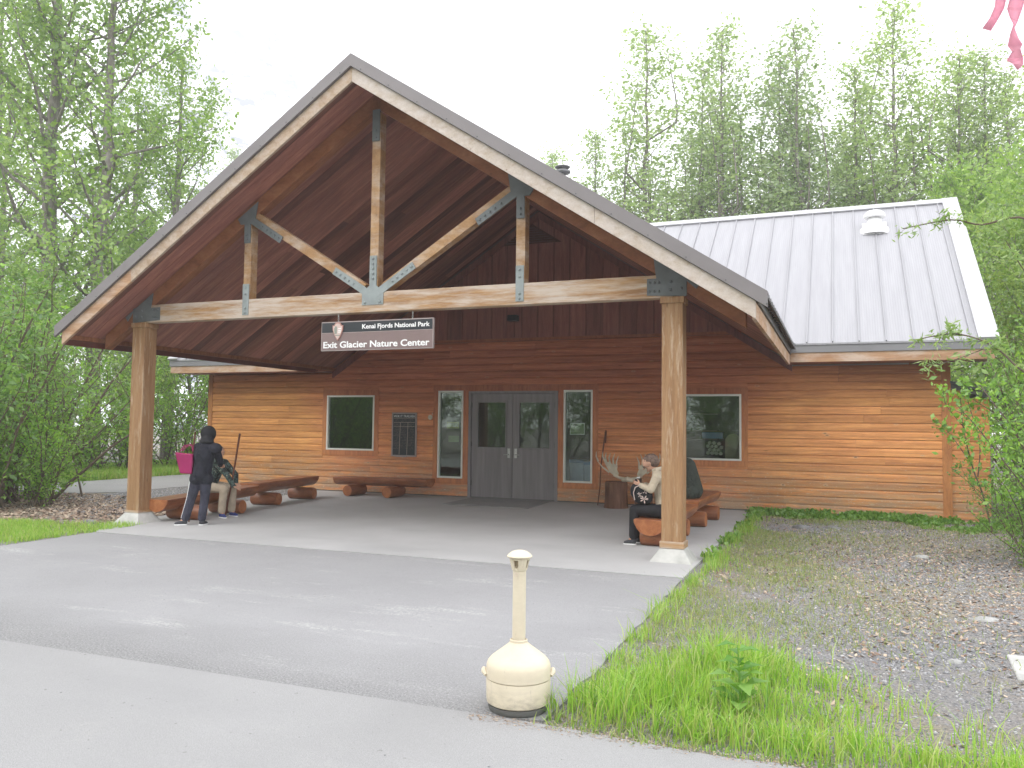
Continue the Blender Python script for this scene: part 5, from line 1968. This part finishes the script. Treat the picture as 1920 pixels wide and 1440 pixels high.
# big trees on the left
LT = [(-17.6, 4.0, 1.05, 0, 2.1, 'big broadleaf tree with a straight trunk at the far left edge'),
      (-15.7, 4.3, 1.05, 1, 0.4, 'big broadleaf tree with a leaning trunk left of the porch roof'),
      (-15.6, 7.5, .72, 0, 4.0, 'slender broadleaf tree between the big ones and the mountain'),
      (-21.5, 5.0, .95, 1, 3.0, 'broadleaf tree partly outside the left edge'),
      (-22.5, 12.0, .8, 0, 5.1, 'background broadleaf tree behind the leaning trunk'),
      (-27.0, 9.0, .9, 1, 1.3, 'background broadleaf tree at the left edge')]
for x_, y_, s, k_, rz, lab in LT:
    plant(big[k_], x_, y_, rz, s, lab, 'tree', 'broadleaf trees on the left')
plant(pop[2], -28.3, 25, 1.0, .93, 'sparse distant poplar in front of the snowy mountain', 'tree', 'poplars behind the building')
LY = [(-13.6, 6.4, .8, 0), (-11.8, 8.2, .62, 1), (-15.4, 2.0, .72, 1), (-13.0, 3.6, .62, 0), (-18.5, 8.5, 1.0, 0), (-16.8, 0.2, .72, 1), (-20.0, 1.0, .8, 0), (-12.6, 12.0, .8, 1), (-17.0, 13.5, 1.0, 0), (-13.2, 0.3, .5, 1), (-21.0, 16.0, 1.05, 0), (-14.6, -1.6, .60, 0), (-12.6, -3.6, .50, 1), (-15.0, -4.6, .55, 0)]
for i, (x_, y_, s, k_) in enumerate(LY):
    plant(bush[k_], x_, y_, rt.uniform(0, 6.28), s, 'bushy young tree in the left thicket, number %s by distance from the porch' % ords[i], 'tree', 'young trees in the left thicket')
LS = [(-6.3, -6.1, 1.0, 0), (-6.9, -4.9, 1.2, 1), (-8.2, -5.6, 1.3, 0), (-7.6, -4.0, 1.25, 2), (-8.9, -4.4, 1.35, 1), (-9.7, -5.4, 1.4, 0), (-10.6, -4.4, 1.35, 2),
      (-11.8, -0.2, 1.0, 0), (-12.4, 1.4, 1.0, 1), (-11.9, 2.6, .95, 0), (-12.0, 4.4, 1.0, 1), (-11.6, 6.2, 1.0, 0), (-11.5, 9.5, 1.0, 1), (-7.4, -7.2, 1.0, 2), (-5.9, -5.2, .55, 0)]
for i, (x_, y_, s, k_) in enumerate(LS):
    plant(shr[k_], x_, y_, rt.uniform(0, 6.28), s, ('pale leaved willow shrub' if k_ == 2 else 'green shrub') + ' in the left thicket, %s from the camera side' % ords[i], 'shrub', 'shrubs left of the porch')
RS = [(9.35, -4.7, .66, 0, 'green shrub nearest the camera at the right edge'),
      (9.95, -3.4, .72, 1, 'leafy shrub at the right edge behind the nearest one'),
      (10.2, -1.6, .85, 0, 'tall green shrub beside the lean-to'),
      (10.6, -0.2, 1.0, 1, 'tall shrub behind the lean-to corner'),
      (11.0, -3.0, .9, 2, 'pale willow shrub at the right edge'),
      (10.4, 1.6, 1.1, 0, 'shrub behind the lean-to roof'),
      (11.2, 3.2, 1.2, 1, 'shrub farther back past the lean-to')]
for x_, y_, s, k_, lab in RS:
    plant(shr[k_], x_, y_, rt.uniform(0, 6.28), s, lab, 'shrub', 'shrubs right of the building')

# trees across the path behind the viewer, mirrored in the windows
for i, (x_, y_, s, k_) in enumerate(((-30, -30, .85, 0), (-24, -33, .8, 1), (-18, -30, .85, 0), (-12, -32, .8, 1), (-6, -31, .85, 0), (0, -33, .8, 1), (6, -31, .85, 0), (12, -33, .8, 1), (-15, -27, .6, 0), (-3, -28, .6, 1), (9, -27, .6, 0))):
    plant(big[k_], x_, y_, i * 1.3, s, 'broadleaf tree across the path behind the viewer, %s in the row' % ords[i], 'tree', 'trees across the path')
hed = 0
for i in range(26):
    plant(shr[i % 2], -40 + i * 2.6, -23.5 - (i % 3) * 1.2, i * 1.1, 1.15, 'green shrub in the hedge row across the path behind the viewer, %d from the west' % (i + 1), 'shrub', 'shrubs across the path')
for i in range(18):
    plant(bush[i % 2], -40 + i * 3.2, -27 + (i % 3), i * .9, .85, 'young tree across the path behind the viewer, %s in the row' % ords[i], 'tree', 'young trees across the path')


plant(shr[1], 9.05, -5.0, 2.2, .36, 'low bright shrub at the foot of the nearest right shrub', 'shrub', 'shrubs right of the building')
plant(shr[0], 9.3, -3.9, 1.1, .42, 'low shrub between the gravel and the right shrubs', 'shrub', 'shrubs right of the building')


def branch_plant(name, label, branches, lsize, leaf, seed, aspect=.32, cat='willow', clump=26, sig=.035):
    """a shrub given branch by branch: each a list of points with a radius, leaves in tufts near the tip"""
    rng = np.random.default_rng(seed)
    p0 = branches[0][0][0]
    t = thing(name, label, cat, p0)
    b = MB()
    C = []
    for pts, r0, n_t, start in branches:
        P_ = [Vector(p) for p in pts]
        sm = []
        for i in range(len(P_) - 1):
            a_ = P_[max(0, i - 1)]; b_ = P_[i]; c_ = P_[i + 1]; d_ = P_[min(len(P_) - 1, i + 2)]
            for j in range(5):
                u_ = j / 5
                sm.append(.5 * ((2 * b_) + (c_ - a_) * u_ + (2 * a_ - 5 * b_ + 4 * c_ - d_) * u_ ** 2 + (3 * b_ - a_ - 3 * c_ + d_) * u_ ** 3))
        sm.append(P_[-1])
        m = len(sm)
        b.tube(sm, [r0 * (1 - .8 * i / m) + .0015 for i in range(m)], 6)
        for k_ in range(n_t):
            u_ = start + (1 - start) * (k_ + rng.random()) / n_t
            i = min(m - 2, int(u_ * (m - 1)))
            q = sm[i]
            dd = Vector(rng.normal(size=3)) * .8 + (sm[i + 1] - sm[i]).normalized() * .7 + Vector((0, 0, .3))
            tw_ = bend(q, dd, rng.uniform(.08, .22), rng, 3, .02, .2)
            b.tube(tw_, [.003, .0025, .002, .0015], 4, False)
            for s_ in range(int(clump * rng.uniform(.5, 1.4))):
                w = rng.random() * 3
                ii = min(2, int(w))
                c = tw_[ii].lerp(tw_[ii + 1], w - ii)
                C.append((c.x + rng.normal() * sig, c.y + rng.normal() * sig, c.z + rng.normal() * sig))
    b.build('stems', M['twig'], t)
    lf = leaf_mesh('foliage', np.array(C) - np.array(t.location), lsize, rng, M[leaf], aspect, .1, t)
    return t


branch_plant('willow_sapling', 'arching willow branches reaching over the right roof corner from outside the picture', [
    ([(9.9, -5.2, -.05), (9.75, -5.1, 1.2), (9.3, -5.0, 1.95), (8.93, -5, 2.12), (8.63, -5, 2.42), (8.26, -5, 2.56), (7.86, -5, 2.50)], .016, 13, .55),
    ([(9.9, -5.2, -.05), (9.9, -5.1, 1.8), (9.5, -5.0, 3.2), (9.0, -5, 3.80), (8.55, -5, 3.78), (8.25, -5, 3.86), (7.75, -5, 3.80)], .018, 12, .55),
    ([(8.63, -5, 2.42), (8.35, -4.98, 2.3), (8.1, -5, 2.22), (7.95, -5, 2.2)], .005, 5, .3),
    ([(9.9, -5.1, 1.8), (9.4, -4.9, 2.6), (9.0, -4.9, 3.2), (8.8, -4.9, 3.6)], .01, 10, .4)], .085, 'leaf_willow', 61, .24, clump=22, sig=.04)
branch_plant('young_alder', 'thin leaning sapling with tufts of leaves in front of the lean-to', [
    ([(9.12, -1.6, -.05), (9.0, -1.55, .55), (8.88, -1.5, .95), (8.76, -1.5, 1.6), (8.74, -1.5, 2.1)], .014, 13, .35),
    ([(8.95, -1.5, .8), (8.98, -1.5, 1.3), (8.85, -1.45, 1.9), (8.8, -1.5, 2.25)], .008, 9, .4),
    ([(8.86, -1.5, 1.0), (8.6, -1.6, 1.4), (8.42, -1.7, 1.62)], .006, 6, .5),
    ([(8.8, -1.5, 1.5), (8.55, -1.55, 1.85), (8.5, -1.6, 2.1)], .005, 5, .4)], .085, 'leaf_shrub', 62, .55, 'sapling', clump=11, sig=.045)

# broad leaved plant standing in the grass
rng = np.random.default_rng(9)
lp = thing('leafy_weed', 'broad leaved green plant standing up in the tall grass', 'plant', (6.56, -10.93, -.035))
b = MB()
b.tube([(6.56, -10.93, -.035), (6.565, -10.93, .15), (6.55, -10.92, .34)], [.007, .005, .003], 6)
b.build('stalk', M['leaf_cover'], lp)
b = MB()
for i in range(26):
    z_ = .02 + .33 * (i / 26) + rng.normal() * .01
    az = i * 2.4
    L_ = (.15 if z_ < .22 else .11) * rng.uniform(.8, 1.2)
    d = Vector((math.cos(az), math.sin(az), .35 + rng.normal() * .15)).normalized()
    s_ = Vector((-math.sin(az), math.cos(az), 0))
    p = Vector((6.56, -10.93, z_))
    q1, q2 = p + d * L_ * .5, p + d * L_ - Vector((0, 0, L_ * .18))
    w = L_ * .28
    up = Vector((0, 0, .012))
    b.add([p, q1 + s_ * w + up, q2, q1 - s_ * w + up, q1], [(0, 4, 1), (4, 2, 1), (0, 3, 4), (3, 2, 4)])
b.build('leaves', M['leaf_cover'], lp)


# ---------------------------------------------------------------- grass, litter, stones
def blades(name, pts, hs, mat, rng, w=.004, lean=.45):
    n = len(pts)
    az = rng.uniform(0, 2 * PI, n)
    ln = np.abs(rng.normal(size=n)) * lean
    dx, dy = np.cos(az) * ln, np.sin(az) * ln
    fa = rng.uniform(0, 2 * PI, n)
    wx, wy = np.cos(fa) * w, np.sin(fa) * w
    P0 = pts
    z0 = pts[:, 2]
    V = []
    for (t, ww) in ((0, 1.0), (.5, .8), (1.0, .12)):
        cx = P0[:, 0] + dx * hs * t * t
        cy = P0[:, 1] + dy * hs * t * t
        cz = z0 + hs * t * (1 - .28 * ln * t)
        V.append(np.stack([cx - wx * ww, cy - wy * ww, cz], 1))
        V.append(np.stack([cx + wx * ww, cy + wy * ww, cz], 1))
    V = np.stack(V, 1).reshape(-1, 3)
    base = np.arange(n)[:, None] * 6
    F = np.concatenate([base + np.array([0, 1, 3, 2]), base + np.array([2, 3, 5, 4])], 1).reshape(-1)
    me = bpy.data.meshes.new(name)
    me.vertices.add(6 * n)
    me.vertices.foreach_set('co', V.astype(np.float32).ravel())
    me.loops.add(8 * n)
    me.loops.foreach_set('vertex_index', F.astype(np.int32))
    me.polygons.add(2 * n)
    me.polygons.foreach_set('loop_start', np.arange(0, 8 * n, 4, dtype=np.int32))
    me.polygons.foreach_set('loop_total', np.full(2 * n, 4, dtype=np.int32))
    me.update()
    me.materials.append(mat)
    o = bpy.data.objects.new(name, me)
    link(o)
    return tag(o, kind='stuff')


def fbm(x_, y_, s=1.0, seed=0):
    r = np.random.default_rng(seed)
    v = np.zeros_like(x_)
    for i in range(6):
        a = r.uniform(0, 2 * PI)
        f_ = s * 1.7 ** i
        v += np.sin((x_ * math.cos(a) + y_ * math.sin(a)) * f_ + r.uniform(0, 6)) * np.sin((x_ * math.sin(a + 1) - y_ * math.cos(a + 1)) * f_ * .8 + r.uniform(0, 6)) / (1 + i * .35)
    return v


def scatter(n, x0, x1, y0, y1, dens, seed):
    r = np.random.default_rng(seed)
    x_, y_ = r.uniform(x0, x1, n), r.uniform(y0, y1, n)
    k_ = r.random(n) < dens(x_, y_)
    return np.stack([x_[k_], y_[k_], np.full(k_.sum(), -.02)], 1), r


def d_tall(x_, y_):
    e = x_ - 5.70
    front = np.clip((y_ + 11.52) / .06, 0, 1)
    clump = np.exp(-((x_ - 6.35) / .62) ** 2) * np.clip((-9.75 + .25 * fbm(x_, y_, 2, 1) - y_) / .45, 0, 1)
    clump2 = np.clip((-10.65 - .55 * (x_ - 7.0) * .9 + .22 * fbm(x_, y_, 3, 2) - y_) / .3, 0, 1) * np.clip((8.6 - x_) / .8, 0, 1)
    edge = np.exp(-(e / (.12 + .05 * fbm(x_, y_, 3, 3))) ** 2) * (.45 + .55 * (fbm(x_, y_, 4, 4) > 0))
    d = np.maximum(np.maximum(clump, clump2 * (.45 + .5 * (fbm(x_, y_, 3.5, 5) > -.1))), edge)
    return np.clip(d, 0, 1) * (e > 0) * front


gp, r_ = scatter(190000, 5.63, 9.6, -11.56, -0.6, lambda x_, y_: d_tall(x_ + .05 * fbm(x_, y_, 9, 77), y_ + .03 * fbm(x_, y_, 14, 78)) * np.clip(.85 + .35 * fbm(x_, y_, 4.5, 79), .12, 1), 5)
far = np.clip((gp[:, 1] + 11.5) / 8, 0, 1)
h = (.08 + .11 * r_.random(len(gp)) * (1 + .5 * np.exp(-((gp[:, 0] - 6.4) / .4) ** 2))) * (1.0 - .25 * far) * (.75 + .35 * (fbm(gp[:, 0], gp[:, 1], 5, 8) > 0))
h *= np.clip((gp[:, 1] + 11.58) / .22, .25, 1) * np.clip(.8 + .55 * fbm(gp[:, 0], gp[:, 1], 7, 91), .35, 1.5)
blades('tall_grass', gp, h, M['grass'], r_, .0032, .55)


def d_short(x_, y_):
    m = np.clip(.5 + .5 * fbm(x_, y_, 1.4, 21), 0, 1)
    near = np.exp(-((x_ - 5.9) / 1.1) ** 2) * .95 + .05
    back = np.exp(-((y_ + 1.6) / 1.2) ** 2) * .35
    fr_ = np.exp(-((y_ + 10.9) / .5) ** 2) * .7
    return np.clip((near + back + fr_) * m, 0, 1) * (x_ > 5.7)


gp, r_ = scatter(130000, 5.66, 11, -11.53, -.3, d_short, 6)
blades('short_grass', gp, .02 + .05 * r_.random(len(gp)), M['grass_short'], r_, .003, .9)
# bright grass at the left: beside the apron and beyond the side path
gp, r_ = scatter(80000, -7.5, -2.15, -9.5, -5.6, lambda x_, y_: np.clip(.95 - ((y_ + 7.5 + (x_ + 2.2) * -.25) / 1.2) ** 4, 0, 1) * (.4 + .6 * (fbm(x_, y_, 2, 7) > -.3)) * (x_ < -2.16 + .12 * fbm(x_, y_, 5, 3)), 7)
blades('verge_grass', gp, .04 + .06 * r_.random(len(gp)), M['grass'], r_, .004, .6)
gp, r_ = scatter(60000, -14.5, -10.3, -3.5, 14, lambda x_, y_: np.ones_like(x_) * .9, 8)
blades('far_grass', gp, .12 + .18 * r_.random(len(gp)), M['grass'], r_, .012, .6)

# clover along the foundation
rng = np.random.default_rng(12)
C = []
for i in range(900):
    x_ = rng.uniform(5.62, 9.9)
    y_ = -.24 - abs(rng.normal()) * (.20 + .10 * math.sin(x_ * 3.1) + (.3 if x_ > 8.2 else 0))
    if fbm(np.array([x_]), np.array([y_]), 2.5, 31)[0] < -.55: continue
    hh = rng.uniform(.02, .13) * max(.35, 1 - abs(y_ + .3))
    for j in range(16):
        C.append((x_ + rng.normal() * .05, y_ + rng.normal() * .05, -.035 + hh * rng.uniform(.5, 1.15)))
for i in range(160):
    y_ = rng.uniform(-6.5, -.6)
    x_ = 5.66 + abs(rng.normal()) * .06
    if math.sin(y_ * 4.1) < .2: continue
    for j in range(10): C.append((x_ + rng.normal() * .04, y_ + rng.normal() * .04, -.05 + rng.uniform(.01, .12)))
tag(leaf_mesh('clover', np.array(C), .055, rng, M['leaf_cover'], .85, -1.6), kind='stuff')

# brown leaf litter and gravel
k = N('dead_leaves')
c = k.ramp(k.island(), [(0, (0.16, 0.10, 0.07)), (.5, (0.32, 0.23, 0.17)), (1, (0.52, 0.43, 0.33))])
M['dead'] = k.done(c, .9)


def flat_bits(name, pts, size, mat, rng, aspect=.5, tilt=.35):
    n = len(pts)
    az = rng.uniform(0, 2 * PI, n)
    a = np.stack([np.cos(az), np.sin(az), rng.normal(size=n) * tilt], 1)
    b_ = np.stack([-np.sin(az), np.cos(az), rng.normal(size=n) * tilt], 1)
    Lh = (size * rng.uniform(.5, 1.5, n) / 2)[:, None]
    c_ = pts + np.array([0, 0, .006])
    v = np.stack([c_ - a * Lh, c_ + b_ * Lh * aspect, c_ + a * Lh, c_ - b_ * Lh * aspect], 1).reshape(-1, 3)
    v[:, 2] = np.maximum(v[:, 2], -.018)
    me = bpy.data.meshes.new(name)
    me.vertices.add(4 * n)
    me.vertices.foreach_set('co', v.astype(np.float32).ravel())
    me.loops.add(4 * n)
    me.loops.foreach_set('vertex_index', np.arange(4 * n, dtype=np.int32))
    me.polygons.add(n)
    me.polygons.foreach_set('loop_start', np.arange(0, 4 * n, 4, dtype=np.int32))
    me.polygons.foreach_set('loop_total', np.full(n, 4, dtype=np.int32))
    me.update()
    me.materials.append(mat)
    o = bpy.data.objects.new(name, me)
    link(o)
    return tag(o, kind='stuff')


def d_lit(x_, y_):
    return np.clip((.10 + .40 * (fbm(x_, y_, 1.2, 41) > .1) + .4 * np.exp(-((y_ + 5.5 - (x_ - 6) * .3) / 1.6) ** 2)), 0, 1) * np.where(y_ < -9.5, .35, 1)


lp_, r_ = scatter(60000, 5.72, 13, -11.4, -.3, d_lit, 9)
flat_bits('leaf_litter', lp_, .035, M['dead'], r_)
lp_, r_ = scatter(22000, -8.5, -2.6, -7.4, -3.0, lambda x_, y_: np.clip(.9 - np.abs(y_ + 5.2 - (x_ + 5) * -.25) * .35, 0, 1) * (x_ < -2.9), 10)
flat_bits('thicket_litter', lp_, .06, M['dead'], r_)

k = N('grey_gravel')
c = k.ramp(k.island(), [(0, (0.12, 0.125, 0.13)), (.5, (0.24, 0.24, 0.25)), (.93, (0.36, 0.36, 0.37)), (1, (0.55, 0.54, 0.52))])
M['gravel'] = k.done(c, .9)


def pebbles(name, pts, sizes, mat, rng):
    n = len(pts)
    base = np.array([(1, 0, 0), (0, 1, 0), (-1, 0, 0), (0, -1, 0), (0, 0, 1), (0, 0, -1)], float)
    F0 = np.array([(0, 1, 4), (1, 2, 4), (2, 3, 4), (3, 0, 4), (1, 0, 5), (2, 1, 5), (3, 2, 5), (0, 3, 5)])
    az = rng.uniform(0, 2 * PI, n)
    ca, sa = np.cos(az), np.sin(az)
    V = base[None] * (1 + .25 * rng.normal(size=(n, 6, 1)))
    V = V * np.stack([np.ones(n), rng.uniform(.5, .9, n), rng.uniform(.3, .6, n)], 1)[:, None, :]
    X = V[..., 0] * ca[:, None] - V[..., 1] * sa[:, None]
    Y = V[..., 0] * sa[:, None] + V[..., 1] * ca[:, None]
    Vw = np.stack([X, Y, V[..., 2]], -1) * sizes[:, None, None] + pts[:, None, :]
    F = (F0[None] + (np.arange(n) * 6)[:, None, None]).reshape(-1)
    me = bpy.data.meshes.new(name)
    me.vertices.add(6 * n)
    me.vertices.foreach_set('co', Vw.reshape(-1).astype(np.float32))
    me.loops.add(24 * n)
    me.loops.foreach_set('vertex_index', F.astype(np.int32))
    me.polygons.add(8 * n)
    me.polygons.foreach_set('loop_start', np.arange(0, 24 * n, 3, dtype=np.int32))
    me.polygons.foreach_set('loop_total', np.full(8 * n, 3, dtype=np.int32))
    me.update()
    me.materials.append(mat)
    o = bpy.data.objects.new(name, me)
    link(o)
    return tag(o, kind='stuff')


gp, r_ = scatter(230000, 5.66, 12, -11.45, -.4, lambda x_, y_: np.clip(.75 + .3 * fbm(x_, y_, 1.0, 51), .15, 1) * np.clip((x_ - 5.8) / .8, .3, 1), 13)
pebbles('gravel', gp, .005 + .013 * r_.random(len(gp)) ** 3, M['gravel'], r_)
gp, r_ = scatter(26000, -7.0, -2.8, -5.6, -.2, lambda x_, y_: np.where((x_ > -7) & (x_ < -3.3 - .3 * (-y_ / 3 - 1)), .95, 0), 14)
pebbles('side_gravel', gp, .010 + .016 * r_.random(len(gp)) ** 2, M['gravel'], r_)
# crumbs and grit along the worn edge of the path
gp, r_ = scatter(7000, 5.3, 9, -11.60, -11.38, lambda x_, y_: np.exp(-((y_ + 11.5) / .05) ** 2) * .7, 15)
gp[:, 2] = -.008
flat_bits('edge_grit', gp, .009, M['dead'], r_, .8, .1)


gp, r_ = scatter(1500, -6, 7, -14.4, -7.4, lambda x_, y_: np.ones_like(x_) * .5, 16)
gp = gp[(gp[:, 0] < 5.6) | (gp[:, 1] < -11.6)]
gp[:, 2] = -.003
pebbles('paving_grit', gp, .002 + .004 * r_.random(len(gp)) ** 3, M['gravel'], r_)


def rock(name, label, c, r, seed, mat, group='rocks on the gravel'):
    rr = random.Random(seed)
    b = MB()
    ellip(b, (0, 0, 0), r, None, 14, 9)
    for i in range(len(b.v)):
        x_, y_, z_ = b.v[i]
        f_ = 1 + .14 * math.sin(x_ / r[0] * 3 + seed) * math.cos(y_ / r[1] * 2.5 + seed) + .08 * math.sin(z_ / r[2] * 4 + x_ / r[0] * 5)
        b.v[i] = (c[0] + x_ * f_, c[1] + y_ * f_, c[2] + z_ * f_)
    return tag(b.build(name, mat, smooth='auto'), label, 'rock', group)


M['rock'] = plain('grey_rock', (0.20, 0.20, 0.20), .9, 0, .35, 7, bump=.5)
M['rock_pale'] = plain('pale_rock', (0.34, 0.34, 0.33), .9, 0, .3, 9, bump=.5)
rock('rock', 'dark flat rock by the clover near the foundation', (6.50, -3.2 + .95, -0.005), (.125, .08, .045), 1, M['rock'])
rock('rock', 'low dark rock beside the larger rock by the clover', (6.95, -2.0, -0.020), (.10, .07, .035), 2, M['rock'])
rock('rock', 'pale flat rock in the leaf litter on the right', (7.92, -4.6, -0.015), (.09, .06, .03), 3, M['rock_pale'])
rock('rock', 'small grey rock in the middle of the gravel', (6.72, -7.3, -0.015), (.06, .04, .025), 4, M['rock'])
rock('rock', 'pale stone lying in the gravel right of the weed', (7.72, -9.35, -0.020), (.045, .035, .025), 5, M['rock_pale'])
rock('rock', 'pale sunken rock at the right edge of the gravel', (8.1, -7.9, -0.025), (.10, .07, .03), 6, M['rock_pale'])
rock('rock', 'grey rock beside the leaf litter left of the porch', (-3.05, -6.55, -.03), (.14, .10, .07), 7, M['rock'], 'rocks left of the porch')
rock('rock', 'tan stone at the front edge of the grass', (7.03, -11.42, -.03), (.022, .02, .035), 8, M['rock_pale'])
b = MB()
b.prism([(8.02, -9.62), (8.06, -9.02), (8.65, -9.02), (8.65, -9.9)], 'z', -.06, -.008)
tag(b.build('stone_slab', M['conc_base'], bevel=.01), 'pale concrete slab cut off by the right edge of the picture', 'slab')

# ---------------------------------------------------------------- snowy mountain
rng = np.random.default_rng(3)
nx, ny = 150, 60
xs = np.linspace(-1500, 100, nx)
ys = np.linspace(650, 1500, ny)
X, Y = np.meshgrid(xs, ys)
ridge = 385 + 40 * np.sin(X / 190 + 1) + 22 * np.sin(X / 71) + 12 * np.sin(X / 29 + 2)
T = np.clip((Y - 650) / 420, 0, 1)
Zm = ridge * T ** .85 * np.clip(1.3 - np.abs(X + 1020) / 310, 0, 1) + 26 * fbm(X / 60, Y / 60, 1.6, 3) * T
Zm += 16 * np.abs(fbm(X / 25, Y / 60, 1.9, 5)) * T
Zm = np.where(T <= 0, -2, Zm)
V = np.stack([X.ravel() * .25, Y.ravel() * .25, Zm.ravel() * .45], 1)
F = [(j * nx + i, j * nx + i + 1, (j + 1) * nx + i + 1, (j + 1) * nx + i) for j in range(ny - 1) for i in range(nx - 1)]
k = N('snow_and_rock')
n1 = k.noise(k.coords((1, 1, 1.6)), .09, 6, .62)
c = k.ramp(n1, [(.53, (0.88, 0.90, 0.94)), (.58, (0.10, 0.12, 0.17))])
M['snow'] = k.done(c, .9)
b = MB()
b.add([tuple(p) for p in V], F)
tag(b.build('mountain', M['snow'], smooth=True), kind='structure')

# ---------------------------------------------------------------- mountain haze, thickened to add a pale lens flare veil
b = MB()
b.box(-390, 60, -60, 390, -1.2, float(V[:, 2].max()) + 6)
hz = b.build('haze', M['white'])
tag(hz, kind='stuff')
k = N('haze_veil')
pv = k.n('VolumePrincipled')
pv.inputs['Color'].default_value = (0.97, 0.98, 1.0, 1)
pv.inputs['Density'].default_value = 0.0017
pv.inputs['Anisotropy'].default_value = 0.2
k.l(pv.outputs[0], k.out.inputs['Volume'])
hz.data.materials.clear()
hz.data.materials.append(k.m)
